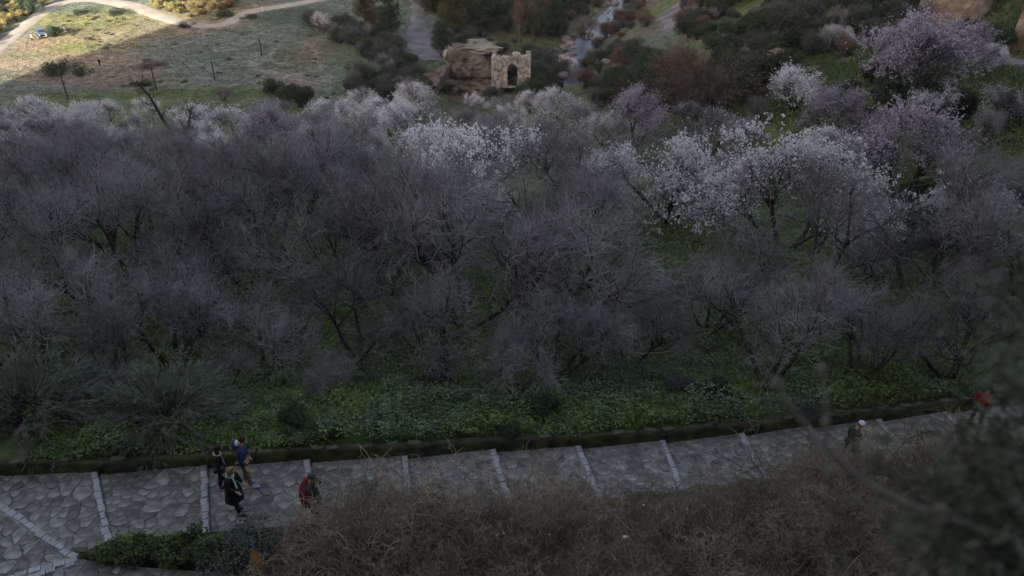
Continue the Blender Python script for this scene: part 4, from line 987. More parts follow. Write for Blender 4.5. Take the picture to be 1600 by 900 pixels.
#PART4
# ------------------------------------------------------------------ the ruin
def voxel_wall(name, W, Hh, T, keep, m, parent, cell=.17, seed=0, loc=(0, 0, 0), rz=0, amp=.10):
    nx_, nz_ = int(W / cell), int(Hh / cell); V = {}; Vl = []; Fc = []
    def vid(i, s, k):
        if (i, s, k) not in V:
            V[(i, s, k)] = len(Vl); x = i * cell - W / 2; z = k * cell
            dn = (float(fbm(x * 1.3 + s * 9, z * 1.6, seed)) - .5) * amp * 4
            jx = (float(vnoise(i * .9 + .3, k * .9, seed + 1)) - .5) * cell * .8; jz = (float(vnoise(i * .9, k * .9 + .7, seed + 2)) - .5) * cell * .8
            Vl.append((x + jx, (-T / 2 if s == 0 else T / 2) + dn, z + jz))
        return V[(i, s, k)]
    K = [[keep(i * cell - W / 2 + cell / 2, k * cell + cell / 2) for k in range(nz_)] for i in range(nx_)]
    g = lambda i, k: 0 <= i < nx_ and 0 <= k < nz_ and K[i][k]
    for i in range(nx_):
        for k in range(nz_):
            if not K[i][k]: continue
            Fc.append([vid(i, 0, k), vid(i + 1, 0, k), vid(i + 1, 0, k + 1), vid(i, 0, k + 1)]); Fc.append([vid(i, 1, k), vid(i, 1, k + 1), vid(i + 1, 1, k + 1), vid(i + 1, 1, k)])
            if not g(i - 1, k): Fc.append([vid(i, 0, k), vid(i, 0, k + 1), vid(i, 1, k + 1), vid(i, 1, k)])
            if not g(i + 1, k): Fc.append([vid(i + 1, 0, k), vid(i + 1, 1, k), vid(i + 1, 1, k + 1), vid(i + 1, 0, k + 1)])
            if not g(i, k - 1): Fc.append([vid(i, 0, k), vid(i, 1, k), vid(i + 1, 1, k), vid(i + 1, 0, k)])
            if not g(i, k + 1): Fc.append([vid(i, 0, k + 1), vid(i + 1, 0, k + 1), vid(i + 1, 1, k + 1), vid(i, 1, k + 1)])
    me = bpy.data.meshes.new(name); me.from_pydata(Vl, [], Fc); me.materials.append(m); me.update()
    return link(name, me, parent, loc, rz)
RD = 150
base = at_depth(799, 131, RD); zb = base[2] - .6
ruin = bpy.data.objects.new('ruined_tower', None); COL.objects.link(ruin); ruin.location = (base[0], base[1], zb)
tag(ruin, 'ruined pale limestone mill tower with a tall arched opening and broken top', 'ruin')
topn = lambda x, s: 5.3 + 1.1 * float(fbm(x * 1.1, s, 71)) + (.35 if x > 1 else 0)
def front(x, z):
    ax = x - .25; arch = abs(ax) < .95 and (z < 3.6 or (z - 3.6) ** 2 + ax ** 2 < .95 ** 2) and z > .2
    hole = any((x - a) ** 2 + (z - b) ** 2 < .03 for a, b in ((2.3, 2.2), (2.9, 3.3), (1.9, 1.2), (-1.6, 3.9), (-2.4, 3.1)))
    return not arch and not hole and z < topn(x, 1) and not (x < -2.2 and z < 1.4 + .3 * float(vnoise(x * 3, 1)))
voxel_wall('front_wall', 7.2, 7.2, 1.0, front, M_ruin, ruin, seed=5, rz=R(-4))
voxel_wall('side_wall', 4.2, 7.2, .8, lambda x, z: z < topn(x, 4) - .5 * abs(x), M_ruin, ruin, seed=8, loc=(3.15, 2.5, 0), rz=R(86))
voxel_wall('side_wall', 4.2, 7.0, .8, lambda x, z: z < topn(x, 7) - .7, M_ruin, ruin, seed=12, loc=(-3.2, 2.6, 0), rz=R(86))
# rubble top carried by the walls
gx_, gy_ = np.meshgrid(np.linspace(-3.1, 3.1, 26), np.linspace(.2, 2.6, 20)); gz_ = 4.7 + .9 * fbm(gx_ * 1.2, gy_ * 1.2, 75) - .12 * gx_ ** 2 * .4
I = (np.arange(19)[:, None] * 26 + np.arange(25)[None]).ravel(); Qr = np.stack([I, I + 1, I + 27, I + 26], 1)
link('vault_top', mesh_np('vault_top', np.c_[gx_.ravel(), gy_.ravel(), gz_.ravel()], [Qr], M_cope, smooth=True), ruin)
voxel_wall('pier', .75, 4.4, .9, lambda x, z: True, M_ruin, ruin, seed=15, loc=(-2.45, -.75, -2.9), cell=.15)
pl_ = bmesh.new(); bmesh.ops.create_icosphere(pl_, subdivisions=3, radius=.8)
for v in pl_.verts: v.co.z *= .45; v.co *= 1 + .3 * (float(fbm(v.co.x * 2 + 5, v.co.y * 2 + v.co.z, 76)) - .5)
me = bpy.data.meshes.new('fallen_block'); pl_.to_mesh(me); pl_.free(); me.materials.append(M_ruin); link('fallen_block', me, ruin, (.9, .8, 6.0))

def rock_mesh(name, m, sub=4, amp=.35, fr=1.2, seed=0, flat=.75, strat=0):
    bm = bmesh.new(); bmesh.ops.create_icosphere(bm, subdivisions=sub, radius=1)
    for v in bm.verts:
        c = v.co.copy(); n_ = float(fbm(c.x * fr + seed * 3.1 + 10, c.y * fr + c.z * fr * 1.3 + seed, 60 + seed % 20, 5)) - .5
        n2 = float(fbm(c.y * fr * 2 + 20, c.z * fr * 2 + c.x * 2 + seed, 61, 4)) - .5
        v.co = c * (1 + amp * 2 * n_ + amp * .8 * n2 + strat * math.sin(c.z * 14 + 3 * n_)); v.co.z *= flat
    me = bpy.data.meshes.new(name); bm.to_mesh(me); bm.free(); me.materials.append(m)
    me.polygons.foreach_set('use_smooth', [False] * len(me.polygons)); me.update(); return me
# the sandstone mound with its overhanging ledge, left of the tower
mound = bpy.data.objects.new('sandstone_mound', None); COL.objects.link(mound); b0 = at_depth(738, 118, 154); mound.location = tuple(b0)
tag(mound, 'eroded brown sandstone mound with an overhanging pale top, left of the ruined tower', 'rock')
for nm, lc, sc_, sd in [('rock_body', (-.4, 3.0, .2), (5.6, 4.4, 4.9), 3), ('rock_body', (-4.4, 1.2, -1.6), (4.2, 3.8, 3.4), 6), ('rock_body', (4.2, 5.0, .6), (4.4, 3.4, 4.6), 8), ('rock_body', (.6, -1.2, -2.4), (5.2, 3.0, 2.6), 12)]:
    o = link(nm, rock_mesh(nm, M_sand, 4, .40, 2.3, sd, .85, 0), mound, lc); o.scale = sc_
o = link('pale_ledge', rock_mesh('pale_ledge', mat('lichened pale rock', (.21, .21, .17), var=.4, scale=.8, bump=1, bscale=3, dist=.2), 4, .38, 2.1, 9, .55, 0), mound, (.8, 3.4, 4.3)); o.scale = (4.7, 3.4, 2.3)
for i, (dx, dy, dz, w_) in enumerate([(-6.5, -1, -1.8, 2.4), (-5, -2.6, -2.4, 2.2), (-2.2, -3.6, -2.6, 2.0), (3.6, 2.6, 4.2, 2.0), (5.6, 3.2, 3.6, 2.2), (-3.6, 1.5, 1.6, 1.6), (-5.6, 2.2, .6, 1.8), (1.6, -3.8, -3.0, 2.2), (4.6, -4.0, -3.0, 2.4), (7.0, -3.4, -2.8, 2.6), (9, -1, -2.4, 3.2), (10.5, 1.5, -1.6, 3.4), (3.4, 4.8, 4.9, 1.5), (-2, 4, 5, 2.2), (.5, .2, 3.2, 1.3), (-1.8, -.6, 1.6, 1.2), (-4.4, -1.2, .6, 1.5), (2.4, 5, 6.0, 1.4), (8.2, 3.5, 5.2, 1.3), (6.4, .8, 5.4, 1.0), (-7.5, 1, -1.4, 2.4)]):
    sc_ = w_ / 2.4; instance(['grey0', 'ever1', 'grey1'][i % 3], (mound.location.x + dx, mound.location.y + dy, mound.location.z + dz), i, sc_, 'bush growing on or beside the sandstone mound and ruined tower', 'bush', 'bushes on and round the ruin mound')
# low wall running down to the left of the mound
lw = [(*at_depth(x_, y_, d_)[:2], at_depth(x_, y_, d_)[2]) for x_, y_, d_ in ((736, 104, 151), (712, 103, 151), (700, 98, 152), (690, 112, 148), (676, 134, 145))]
wall_strip('ruined_garden_wall', lw, .7, 1.6, M_sand, 'low ruined brown wall stepping down to the left of the sandstone mound', 84, step=.4, cope=False)

# river boulders
BM_ = [rock_mesh('boulder', M_bould, 3, .25, 1.3, s_, .75) for s_ in range(5)]
gb = np.random.default_rng(44)
for i in range(95):
    t = gb.random() ** .9 * (len(RIV) - 1.01); k_ = int(t); c_ = RIV[k_] * (1 - t + k_) + RIV[k_ + 1] * (t - k_); side = gb.choice([-1, 1]); off = (2.2 + 6 * gb.random() ** 1.5) * side * (1 if side > 0 else .9)
    if gb.random() < .22: off *= .3
    x, y = c_[0] + off, c_[1] + gb.normal(); r_ = .35 + 1.2 * gb.random() ** 2.4
    o = link('boulder', BM_[i % 5], None, (x, y, max(float(G(x, y)), RIVZ) + r_ * .15), gb.random() * 6); o.scale = (r_, r_ * .85, r_ * .8)
    tag(o, 'grey brown boulder among the many along the banks of the river', 'boulder', 'boulders along the river')
a_ = at_depth(870, 76, 186)
for (a, b, d_, r_, lb) in [(874, 77, 188, 2.6, 'largest rounded boulder at the left bank of the blue pool'), (868, 66, 194, 1.7, 'rounded boulder just above the largest one on the left bank'), (884, 60, 198, 1.5, 'flat reddish boulder at the head of the blue pool')]:
    q = at_depth(a, b, d_); o = link('boulder', BM_[1], None, (q[0], q[1], float(G(q[0], q[1])) + r_ * .3), gb.random() * 6); o.scale = (r_, r_ * .9, r_ * .8); tag(o, lb, 'boulder')
for i, (a, b, r_) in enumerate([(1148, 8, .5), (1490, 60, .4), (1085, 28, .45), (1208, 55, .8), (1160, 75, .9), (1235, 35, .7), (1130, 60, .6), (1185, 30, .8), (1450, 12, .9), (1255, 62, .6), (1110, 100, .6)]):
    q, d_ = hit(a, b); o = link('boulder', BM_[i % 5], None, (q[0], q[1], q[2] + .4 * r_), i); o.scale = (r_, r_, r_ * 1.3); tag(o, 'pale rock showing between the dark bushes of the right-hand slope', 'rock', 'pale rocks on the right-hand slope')

# ------------------------------------------------------------------ poles on the meadow
for i, (tx_, ty_, bx_, by_, lb) in enumerate([(93, 113, 107, 158, 'leftmost dark wooden pole on the meadow, near the edge of the orchard'), (235, 108, 245, 142, 'second dark wooden pole from the left on the meadow'), (332, 97, 336, 126, 'short dark pole beside the small round bare tree'), (405, 62, 409, 87, 'dark wooden pole in the middle of the open meadow')]):
    q, d_ = hit(bx_, by_); hgt = (by_ - ty_) * d_ / F / math.cos(R(19))
    P_ = np.array([[[0, 0, -.4], [.03, 0, hgt * .5], [.0, .02, hgt]]]); V, Q = tubes(P_, .17, .11, 8)
    rt = bpy.data.objects.new('utility_pole', None); COL.objects.link(rt); rt.location = tuple(q); tag(rt, lb, 'pole', 'wooden poles on the meadow')
    link('post', mesh_np('post', V, [Q], M_metal, smooth=True), rt)
    bm = bmesh.new(); bmesh.ops.create_cone(bm, cap_ends=True, segments=8, radius1=.13, radius2=.09, depth=.12); me = bpy.data.meshes.new('cap'); bm.to_mesh(me); bm.free(); me.materials.append(M_metal); link('cap', me, rt, (0, .02, hgt + .05))

# leaning dark dead trunk in the back row
q, d_ = hit(284, 232); g_ = np.random.default_rng(3); rt = bpy.data.objects.new('leaning_dead_tree', None); COL.objects.link(rt); rt.location = tuple(q); tag(rt, 'dark leaning dead trunk with a broken top in the back row on the left', 'tree')
A_ = grow(np.array([[0, 0, -.3], [0, 0, -.3]]), norm(np.array([[-.28, 0, 1.], [.25, .2, 1.]])), np.array([8.2, 4.5]), 9, .07, .05, g_); V, Q = tubes(A_, .24, .07, 7); link('trunk', mesh_np('trunk', V, [Q], M_bark, smooth=True), rt)
p_, dd_, t_, _ = sprout(A_, 16, .4, .9, g_); B_ = grow(p_, dd_, np.full(len(p_), 1.4), 5, .2, .1, g_); p2, d2, t2, _ = sprout(B_, 7, .2, .8, g_); C_ = grow(p2, d2, np.full(len(p2), .6), 3, .2, .05, g_)
V, Q = join([tubes(B_, .04, .012, 4), tubes(C_, .012, .006, 3)]); link('crown', mesh_np('crown', V, [Q], M_bark), rt)

# ------------------------------------------------------------------ flat colour materials for clothes, skin, van
def plain(name, col, rough=.7, var=.12, metal=0):
    m = mat(name, col, rough=rough, var=var, scale=14, bump=.25, bscale=40, dist=.004); m.node_tree.nodes['Principled BSDF'].inputs['Metallic'].default_value = metal; return m
SKIN = plain('skin', (.46, .29, .21)); NAVY = plain('navy quilted cloth', (.028, .042, .11)); TANC = plain('tan trousers', (.23, .15, .085)); BLK = plain('black padded cloth', (.012, .013, .014)); HBR = plain('dark brown hair', (.035, .022, .016)); HBL = plain('blonde hair', (.25, .17, .095))
MINT = plain('mint scarf', (.25, .52, .42)); SHOE = plain('blue white shoes', (.36, .40, .58)); RED = plain('dark red jacket', (.17, .018, .035)); GRYC = plain('dark grey green coat', (.045, .052, .048)); CAPM = plain('dark grey cap', (.055, .055, .052)); WCAP = plain('pale lilac knitted cap', (.62, .62, .85)); JEAN = plain('dark trousers', (.02, .022, .032)); SCAR = plain('bright red top', (.26, .022, .028)); CREAM = plain('cream scarf', (.42, .38, .32)); WHT = plain('white cloth', (.75, .74, .72)); GLS = plain('black glass', (.015, .016, .02), rough=.1)
def skin(name, verts, edges, radii, m, parent, sub=1):
    me = bpy.data.meshes.new(name); me.from_pydata([tuple(v) for v in verts], edges, []); o = bpy.data.objects.new(name, me); COL.objects.link(o)
    md = o.modifiers.new('s', 'SKIN'); md.use_smooth_shade = True; md.branch_smoothing = .4
    for i, v in enumerate(me.skin_vertices[0].data): v.radius = (radii[i], radii[i]) if np.isscalar(radii[i]) else radii[i]; v.use_root = (i == 0)
    sb = o.modifiers.new('d', 'SUBSURF'); sb.levels = sub; sb.render_levels = sub
    dg = bpy.context.evaluated_depsgraph_get(); ev = o.evaluated_get(dg); nm = bpy.data.meshes.new_from_object(ev); nm.name = name
    bpy.data.objects.remove(o); bpy.data.meshes.remove(me); nm.materials.clear(); nm.materials.append(m)
    return link(name, nm, parent)
def ell(name, c, r, m, parent, cut=None, rot=0):
    bm = bmesh.new(); bmesh.ops.create_uvsphere(bm, u_segments=16, v_segments=10, radius=1)
    for v in bm.verts:
        if cut is not None and v.co.z < cut: v.co.z = cut
        v.co = Vector((v.co.x * r[0], v.co.y * r[1], v.co.z * r[2]))
    me = bpy.data.meshes.new(name); bm.to_mesh(me); bm.free(); me.materials.append(m); me.polygons.foreach_set('use_smooth', [True] * len(me.polygons)); o = link(name, me, parent, c); o.rotation_euler = (rot, 0, 0); return o
def person(loc, heading, label, H=1.72, top=NAVY, pants=TANC, hair=HBR, shoe=SHOE, hairlen=0, headtilt=(.05, .05), arms=((.07, -.02, -.28), (.08, .06, -.26), (.07, -.02, -.28), (.08, .06, -.26)), step=.12, coat=0, hood=None, cap=None, scarf=None, bulk=1.0, lean=0.04, glasses=False, hold=None, group=None):
    """facing local +Y; arms = upper and fore-arm vectors (right x is positive) for right then left"""
    k = H / 1.75; r = bpy.data.objects.new('person', None); COL.objects.link(r); r.location = tuple(loc); r.rotation_euler = (0, 0, heading); tag(r, label, 'person', group)
    v = []; e = []; rad = []
    def add(p, rr, par=None):
        v.append(np.array(p, float) * k); rad.append(rr * k if np.isscalar(rr) else (rr[0] * k, rr[1] * k)); i = len(v) - 1
        if par is not None: e.append((par, i))
        return i
    ty = lean
    pel = add((0, 0, .95), (.13, .10)); sp = add((0, ty * .4, 1.13), (.12, .095), pel); ch = add((0, ty, 1.32), (.14, .10), sp); nk = add((0, ty + .01, 1.48), .055, ch)
    hx, hy = headtilt; hb = add((hx * .4, ty + .03 + hy * .4, 1.57), .072, nk); hm = add((hx * .8, ty + .04 + hy * .8, 1.66), .082, hb); ht = add((hx, ty + .04 + hy, 1.735), .055, hm)
    nose = add((hx * .8, ty + .135 + hy * .9, 1.645 + .1 * hy), .012, hm)
    arm = []
    for s, (ua, fa) in ((1, arms[:2]), (-1, arms[2:])):
        sh = add((s * .17, ty, 1.42), .055, ch); el = add((s * (.17 + ua[0]), ty + ua[1], 1.42 + ua[2]), .040, sh); w_ = np.array((s * (.17 + ua[0] - fa[0] * .3), ty + ua[1] + fa[1], 1.42 + ua[2] + fa[2])); wr = add(w_, .027, el)
        dv_ = np.array((0, fa[1], fa[2])); dv_ = dv_ / (np.linalg.norm(dv_) + 1e-6); pm = add(w_ + dv_ * .07, (.034, .018), wr)
        for q_, (ox, ln) in enumerate(((-.027, .07), (-.009, .085), (.009, .08), (.027, .062))): f1 = add(w_ + dv_ * (.085 + ln * .5) + [ox, 0.004, -.004], .0095, pm); add(w_ + dv_ * (.08 + ln) + [ox, .018, -.004], .008, f1)
        t1 = add(w_ + dv_ * .05 + [-s * .045, .015, 0], .011, pm); add(w_ + dv_ * .09 + [-s * .055, .03, 0], .009, t1); arm.append((sh, el, wr))
    leg = []
    for s in (1, -1):
        st = step * s; hp = add((s * .09, 0, .90), .085, pel); kn = add((s * .10, st * .6 + .03, .50), .06, hp); an = add((s * .10, st, .09), .038, kn); to = add((s * .11, st + .14, .04), .032, an); leg.append((hp, kn, an, to))
    body = skin('body', v, e, rad, SKIN, r)
    def piece(name, idx, ed, rr, m): return skin(name, [v[i] for i in idx], ed, [q * k if np.isscalar(q) else (q[0] * k, q[1] * k) for q in rr], m, r)
    B_ = bulk; (s1, e1, w1), (s2, e2, w2) = arm
    idx = [pel, sp, ch, s1, e1, w1, s2, e2, w2, nk]; ed = [(0, 1), (1, 2), (2, 3), (3, 4), (4, 5), (2, 6), (6, 7), (7, 8), (2, 9)]
    piece('jacket', idx, ed, [(.165 * B_, .135 * B_), (.155 * B_, .125 * B_), (.17 * B_, .13 * B_), .085 * B_, .066 * B_, .046 * B_, .085 * B_, .066 * B_, .046 * B_, .07], top)
    (h1, k1, a1, t1_), (h2, k2, a2, t2_) = leg
    if coat:
        V_ = []; n = 20; rings = [(1.02, .185, .15), (.9, .20 , .17), (.8, .21, .18), (1.0 - coat, .235, .20)]
        for z_, rx, ry in rings:
            for j in range(n):
                a = j / n * 6.283; wv = 1 + .05 * math.sin(5 * a + z_ * 9); V_.append((rx * wv * math.cos(a) * k * B_, (ry * wv * math.sin(a) + .02) * k * B_, z_ * k))
        Q_ = [[i * n + j, i * n + (j + 1) % n, (i + 1) * n + (j + 1) % n, (i + 1) * n + j] for i in range(3) for j in range(n)]
        me = bpy.data.meshes.new('coat_skirt'); me.from_pydata(V_, [], Q_ + [list(range(n))]); me.materials.append(top); me.update(); link('coat_skirt', me, r)
    piece('trousers', [pel, h1, k1, a1, h2, k2, a2], [(0, 1), (1, 2), (2, 3), (0, 4), (4, 5), (5, 6)], [(.15, .12), .098, .076, .055, .098, .076, .055], pants)
    for a_, t_2 in ((a1, t1_), (a2, t2_)):
        p_a, p_t = v[a_], v[t_2]; o = ell('shoe', ((p_a[0] + p_t[0]) / 2, (p_a[1] + p_t[1]) / 2 + .03 * k, .045 * k), (.052 * k, .145 * k, .052 * k), shoe, r, cut=-.8)
    hc = v[hm]
    if hair is not None: ell('hair', (hc[0], hc[1] - .022 * k, hc[2] + .025 * k), (.094 * k, .105 * k, .105 * k), hair, r, cut=-.45, rot=-.25 - 2 * hy)
    if hairlen: ell('long_hair', (hc[0], hc[1] - .075 * k, hc[2] - hairlen * .5), (.10 * k, .06 * k, (.07 + hairlen * .62) * k), hair, r, rot=.1)
    if cap: ell('cap', (hc[0], hc[1] - .005, hc[2] + .045 * k), (.103 * k, .112 * k, .095 * k), cap, r, cut=-.25, rot=-.15)
    if hood: ell('hood', (0, ty * k - .13 * k, 1.50 * k), (.15 * k, .10 * k, .13 * k), hood, r, rot=.5); ell('hood_lining', (0, ty * k - .075 * k, 1.56 * k), (.10 * k, .045 * k, .07 * k), WHT, r, rot=.5)
    if scarf:
        n = 18; V_ = []; Fc = []
        for i in range(n):
            a = i / n * 6.283
            for j in range(8): b = j / 8 * 6.283; rr = .085 + .030 * math.cos(b); V_.append((rr * math.cos(a) * k, (ty + .01 + rr * 1.05 * math.sin(a)) * k, (1.475 + .03 * math.sin(b) - .03 * math.sin(a)) * k))
        Fc = [[i * 8 + j, ((i + 1) % n) * 8 + j, ((i + 1) % n) * 8 + (j + 1) % 8, i * 8 + (j + 1) % 8] for i in range(n) for j in range(8)]
        me = bpy.data.meshes.new('scarf'); me.from_pydata(V_, [], Fc); me.materials.append(scarf); me.update(); link('scarf', me, r)
        bm = bmesh.new(); bmesh.ops.create_cube(bm, size=1); [setattr(vv, 'co', Vector((vv.co.x * .07, vv.co.y * .02, vv.co.z * .42))) for vv in bm.verts]; bmesh.ops.bevel(bm, geom=bm.edges[:], offset=.008, segments=1, affect='EDGES'); me = bpy.data.meshes.new('scarf_end'); bm.to_mesh(me); bm.free(); me.materials.append(scarf); o = link('scarf_end', me, r, (.05 * k, .155 * k * B_, 1.27 * k)); o.rotation_euler = (.12, 0, .1)
    if glasses: ell('sunglasses', (hc[0], hc[1] + .045 * k, hc[2] + .075 * k), (.075 * k, .03 * k, .022 * k), GLS, r)
    return r, k
def feet(px, py, lvl): return on_level(px, py, lvl)
face_r = -math.pi / 2                     # looking along +X
person(feet(389, 758, LV(3)), face_r + .05, 'person in a navy hooded jacket and tan trousers looking up, tallest of the group', 1.84, NAVY, TANC, HBR, SHOE, headtilt=(.0, .06), hood=NAVY, arms=((.05, -.02, -.28), (.05, .08, -.24), (.05, -.02, -.28), (.05, .08, -.24)), bulk=1.15, step=.10)
person(feet(372, 800, LV(3)), face_r - .25, 'person with long blonde hair, black padded coat and mint scarf, looking up', 1.70, BLK, JEAN, HBL, JEAN, hairlen=.30, headtilt=(.0, .075), coat=.42, scarf=MINT, bulk=1.22, glasses=True, arms=((.07, .04, -.27), (.20, .17, -.08), (.07, .04, -.27), (.20, .17, -.08)))
person(feet(352, 766, LV(3)), face_r + .3, 'person with long dark hair and cream scarf standing behind the blonde one', 1.68, BLK, JEAN, HBR, JEAN, hairlen=.30, headtilt=(.0, .06), scarf=CREAM, bulk=1.05)
rp, rk = person(feet(494, 812, LV(4)), face_r - .1, 'person in dark grey cap with a dark red coat over the back, hands raised', 1.78, GRYC, JEAN, None, TANC, cap=CAPM, bulk=1.15, coat=.3, arms=((.05, .15, -.22), (.34, .04, .24), (.05, .15, -.22), (.34, .04, .24)))
bm = bmesh.new(); bmesh.ops.create_uvsphere(bm, u_segments=18, v_segments=12, radius=1)
for v in bm.verts: v.co = Vector((v.co.x * (.31 - .05 * v.co.z), v.co.y * .21 * (1 - .25 * v.co.z) + .02 * math.sin(v.co.x * 17), v.co.z * .50))
me = bpy.data.meshes.new('red_coat'); bm.to_mesh(me); bm.free(); me.materials.append(RED); me.polygons.foreach_set('use_smooth', [True] * len(me.polygons)); link('red_coat', me, rp, (-.02, -.09, 1.06))
person(feet(1320, 725, LV(9)), face_r + .2, 'person in a pale lilac cap and dark jacket half hidden by the brown thicket', 1.74, GRYC, JEAN, HBR, JEAN, cap=WCAP, bulk=1.1)
person(feet(1519, 668, LV(11)), face_r + .6, 'person in bright red top and navy trousers at the far right end of the path', 1.72, SCAR, NAVY, HBR, SHOE, bulk=1.1, step=.22)
def far_person(px, py, **kw):
    q, _ = hit(px, py); return person(q, **kw)
far_person(157, 104, heading=1.0, label='person in black walking alone on the bare earth of the meadow', H=1.75, top=BLK, pants=BLK, bulk=1.2)
far_person(51, 65, heading=-.6, label='person in white beside the van on the left', H=1.75, top=WHT, pants=JEAN, bulk=1.2)
far_person(57, 64, heading=2.6, label='person in a tan top close to the open side of the van', H=1.7, top=TANC, pants=TANC, bulk=1.1)
far_person(471, 3, heading=1.2, label='person in dark clothes walking on the shaded road at the top', H=1.72, top=BLK, pants=JEAN, bulk=1.1)
far_person(411, 19, heading=2.4, label='person in white walking on the shaded road', H=1.72, top=WHT, pants=WHT, bulk=1.1)
far_person(1362, 352, heading=2.0, label='person in dark clothes on the walk behind the largest white tree', H=1.7, top=BLK, pants=JEAN, scarf=WHT)

# ------------------------------------------------------------------ the van
def make_van(loc, heading):
    r = bpy.data.objects.new('parked_van', None); COL.objects.link(r); r.location = tuple(loc); r.rotation_euler = (0, 0, heading); tag(r, 'dark blue grey van parked on bare earth beside the road', 'van')
    CP_ = plain('blue grey paint', (.10, .125, .17), rough=.3); WG = plain('window glass', (.03, .035, .04), rough=.05); TY = plain('tyre rubber', (.02, .02, .02)); RM = plain('silver rim', (.4, .4, .42), rough=.3, metal=.8); HL = plain('headlight lens', (.75, .76, .78), rough=.1); BP = plain('pale bumper', (.35, .36, .38), rough=.4)
    prof = [(2.15, .35), (2.2, .75), (2.1, 1.0), (1.35, 1.18), (.75, 1.78), (-1.95, 1.84), (-2.15, 1.6), (-2.22, .9), (-2.18, .35)]
    bm = bmesh.new(); L_ = [bm.verts.new((x, .88 - (.10 if z > 1.3 else 0), z)) for x, z in prof]; R_ = [bm.verts.new((x, -.88 + (.10 if z > 1.3 else 0), z)) for x, z in prof]
    bm.faces.new(L_); bm.faces.new(R_[::-1]); n = len(prof)
    for i in range(n): bm.faces.new((L_[i], R_[i], R_[(i + 1) % n], L_[(i + 1) % n]))
    bmesh.ops.recalc_face_normals(bm, faces=bm.faces[:]); bmesh.ops.bevel(bm, geom=bm.edges[:], offset=.06, segments=2, affect='EDGES'); me = bpy.data.meshes.new('body'); bm.to_mesh(me); bm.free(); me.materials.append(CP_); link('body', me, r)
    def quad(name, pts, m, th=.02):
        me = bpy.data.meshes.new(name); P_ = [Vector(p) for p in pts]; nn = (P_[1] - P_[0]).cross(P_[2] - P_[0]).normalized() * th; me.from_pydata([tuple(p - nn) for p in P_] + [tuple(p + nn) for p in P_], [], [[0, 1, 2, 3], [4, 5, 6, 7], [0, 1, 5, 4], [1, 2, 6, 5], [2, 3, 7, 6], [3, 0, 4, 7]]); me.materials.append(m); me.update(); return link(name, me, r)
    quad('windscreen', [(1.30, .70, 1.25), (1.30, -.70, 1.25), (.84, -.66, 1.70), (.84, .66, 1.70)], WG, .035)
    for s in (1, -1):
        for x0, x1, sl_ in ((.05, 1.0, .35), (-.95, -.05, 0), (-1.9, -1.05, 0)): quad('window', [(x0, s * .885, 1.16), (x1, s * .885, 1.16), (x1 - sl_, s * .80, 1.66), (x0, s * .80, 1.66)], WG, .02)
        for x in (1.35, -1.4):
            bm = bmesh.new(); bmesh.ops.create_cone(bm, cap_ends=True, segments=20, radius1=.34, radius2=.34, depth=.22); bmesh.ops.bevel(bm, geom=bm.edges[:], offset=.03, segments=1, affect='EDGES'); me = bpy.data.meshes.new('wheel'); bm.to_mesh(me); bm.free(); me.materials.append(TY); w_ = link('wheel', me, r, (x, s * .82, .34)); w_.rotation_euler = (R(90), 0, 0)
            bm = bmesh.new(); bmesh.ops.create_cone(bm, cap_ends=True, segments=16, radius1=.21, radius2=.19, depth=.25); me = bpy.data.meshes.new('rim'); bm.to_mesh(me); bm.free(); me.materials.append(RM); link('rim', me, w_)
        ell('headlight', (2.14, s * .66, .84), (.07, .17, .11), HL, r); ell('wing_mirror', (1.0, s * .98, 1.2), (.07, .12, .09), CP_, r); ell('tail_light', (-2.2, s * .72, 1.1), (.05, .08, .2), SCAR, r)
    quad('front_bumper', [(2.23, .8, .36), (2.23, -.8, .36), (2.24, -.8, .56), (2.24, .8, .56)], BP, .05); quad('grille', [(2.19, .5, .62), (2.19, -.5, .62), (2.17, -.5, .8), (2.17, .5, .8)], BLK, .03)
    return r
q, _ = hit(66, 57); make_van(q, math.atan2(-.80, .60))
# scraps of litter
for a, b, lb in ((970, 893, 'crumpled white scrap of paper at the bottom edge in the brown thicket'), (998, 842, 'tiny white scrap caught in the brown thicket on the right')):
    q, d_ = hit(a, b + 4); me = rock_mesh('paper_scrap', WHT, 2, .5, 1.5, 4, .5); o = link('paper_scrap', me, None, (q[0], q[1], q[2] + 1.35)); o.scale = (.07, .045, .04) if a == 970 else (.03, .02, .015); tag(o, lb, 'litter')

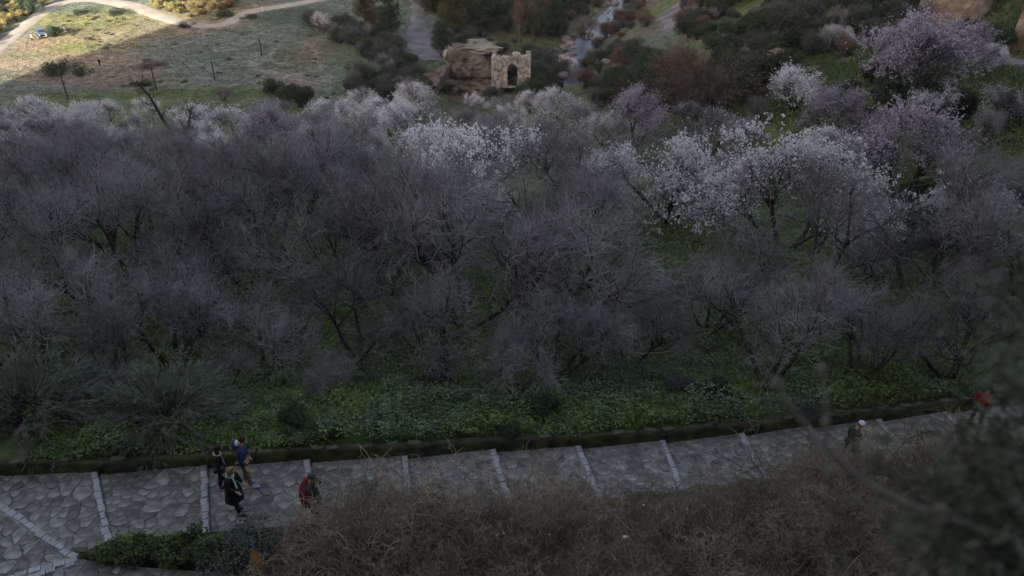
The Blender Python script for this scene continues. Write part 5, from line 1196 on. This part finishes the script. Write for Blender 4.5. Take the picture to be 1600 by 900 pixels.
# ------------------------------------------------------------------ out-of-focus foliage growing at the edge of the viewpoint, close to the camera
M_near = mat('near evergreen needles', (.085, .105, .075), var=.6, scale=6, bump=0, trans=.15)
M_nearb = mat('near twig bark', (.17, .155, .15), var=.3, scale=10, bump=0)
def near_shrub():
    g = np.random.default_rng(55); root = bpy.data.objects.new('overhanging_evergreen', None); COL.objects.link(root)
    foot = np.array([1.55, .15, 15.3]); root.location = tuple(foot); tag(root, 'dark out-of-focus evergreen bush overhanging the right edge close to the camera', 'bush')
    tg = []
    for (px, py, d, n) in ((1600, 740, 1.5, 12), (1580, 840, 1.4, 12), (1560, 780, 1.45, 9), (1520, 850, 1.45, 9), (1510, 760, 1.5, 6), (1620, 640, 1.55, 7), (1605, 520, 1.6, 5), (1610, 440, 1.6, 4), (1450, 860, 1.5, 4), (1440, 790, 1.5, 2), (1640, 800, 1.5, 8), (1650, 640, 1.5, 6)):
        for _ in range(n): tg.append(at_depth(px + g.normal() * 34, py + g.normal() * 40, d + g.normal() * .08))
    tg = np.array(tg) - foot; P0 = np.tile([[0, 0, 0.]], (len(tg), 1)); mid = tg * .5 + [.12, .0, .03] + g.normal(size=tg.shape) * .03
    S = np.stack([P0, mid, tg], 1); V, Q = tubes(S, .008, .003, 4)
    link('stems', mesh_np('stems', V, [Q], M_bark), root)
    per = 34; C_ = np.repeat(tg, per, 0) + g.normal(size=(len(tg) * per, 3)) * .042
    V, Q = cards(C_, .030 + .02 * g.random(len(C_)), g, .22); link('foliage', mesh_np('foliage', V, [Q], M_near), root)
near_shrub()
def near_branch():
    g = np.random.default_rng(56); root = bpy.data.objects.new('bare_overhanging_branch', None); COL.objects.link(root); tag(root, 'pale out-of-focus bare branch crossing the brown thicket at the right, close to the camera', 'branch')
    d = 1.35; pts = [(1700, 880, d), (1560, 838, d), (1475, 808, d), (1400, 783, d), (1335, 742, d), (1290, 700, d), (1250, 655, d), (1215, 605, d)]
    W_ = np.array([at_depth(*p) for p in pts]); root.location = tuple(W_[0]); W_ -= W_[0]
    V, Q = tubes(W_[None], .0085, .0035, 6); link('stem', mesh_np('stem', V, [Q], M_nearb, smooth=True), root)
    base = at_depth(*pts[0])
    for (a, b, s_) in ((1213, 600, .010), (1284, 578, .009), (1290, 660, .008), (1470, 806, .016), (1398, 600, .012)):
        if a == 1398: continue
        q = at_depth(a, b, d) - base; o = link('bud', rock_mesh('bud', M_nearb, 2, .3, 1.5, 3, 1.4), root, tuple(q)); o.scale = (s_, s_, s_)
    tw = np.array([[at_depth(1290, 700, d) - base, at_depth(1292, 640, d) - base, at_depth(1284, 578, d) - base]]); V, Q = tubes(tw, .003, .002, 4); link('twig', mesh_np('twig', V, [Q], M_nearb), root)
near_branch()
def near_leaf():
    root = bpy.data.objects.new('orange_twig_tip', None); COL.objects.link(root); tag(root, 'blurred orange twig tip poking up at the bottom edge left of the middle', 'twig')
    d = 1.2; pts = [at_depth(390, 1010, d), at_depth(394, 940, d), at_depth(397, 895, d), at_depth(399, 874, d)]; b0 = pts[0].copy(); root.location = tuple(b0); W_ = np.array(pts) - b0
    V, Q = tubes(W_[None], .0035, .002, 5); link('stem', mesh_np('stem', V, [Q], M_dryleaf), root)
    o = link('bud', rock_mesh('bud', mat('orange bud', (.30, .14, .05), bump=0), 2, .3, 1.5, 3, 2.2), root, tuple(W_[3])); o.scale = (.006, .006, .007)
near_leaf()

for key_, (r_, used_) in list(PROTO.items()):
    if not used_:
        for ch_ in list(r_.children_recursive) + [r_]: bpy.data.objects.remove(ch_)
# ------------------------------------------------------------------ thin valley air
bm = bmesh.new(); bmesh.ops.create_cube(bm, size=1); me = bpy.data.meshes.new('haze'); bm.to_mesh(me); bm.free()
hz = link('haze', me, None, (0, 730, 15)); hz.scale = (2500, 1700, 190); tag(hz, 'thin bluish haze in the valley', kind='stuff')
hm_ = bpy.data.materials.new('thin haze'); hm_.use_nodes = True; ht_ = hm_.node_tree; ht_.nodes.remove(ht_.nodes['Principled BSDF'])
pv = ht_.nodes.new('ShaderNodeVolumePrincipled'); pv.inputs['Density'].default_value = .00013; pv.inputs['Color'].default_value = (.82, .88, .95, 1); pv.inputs['Anisotropy'].default_value = .2
ht_.links.new(pv.outputs[0], ht_.nodes['Material Output'].inputs['Volume']); me.materials.append(hm_)
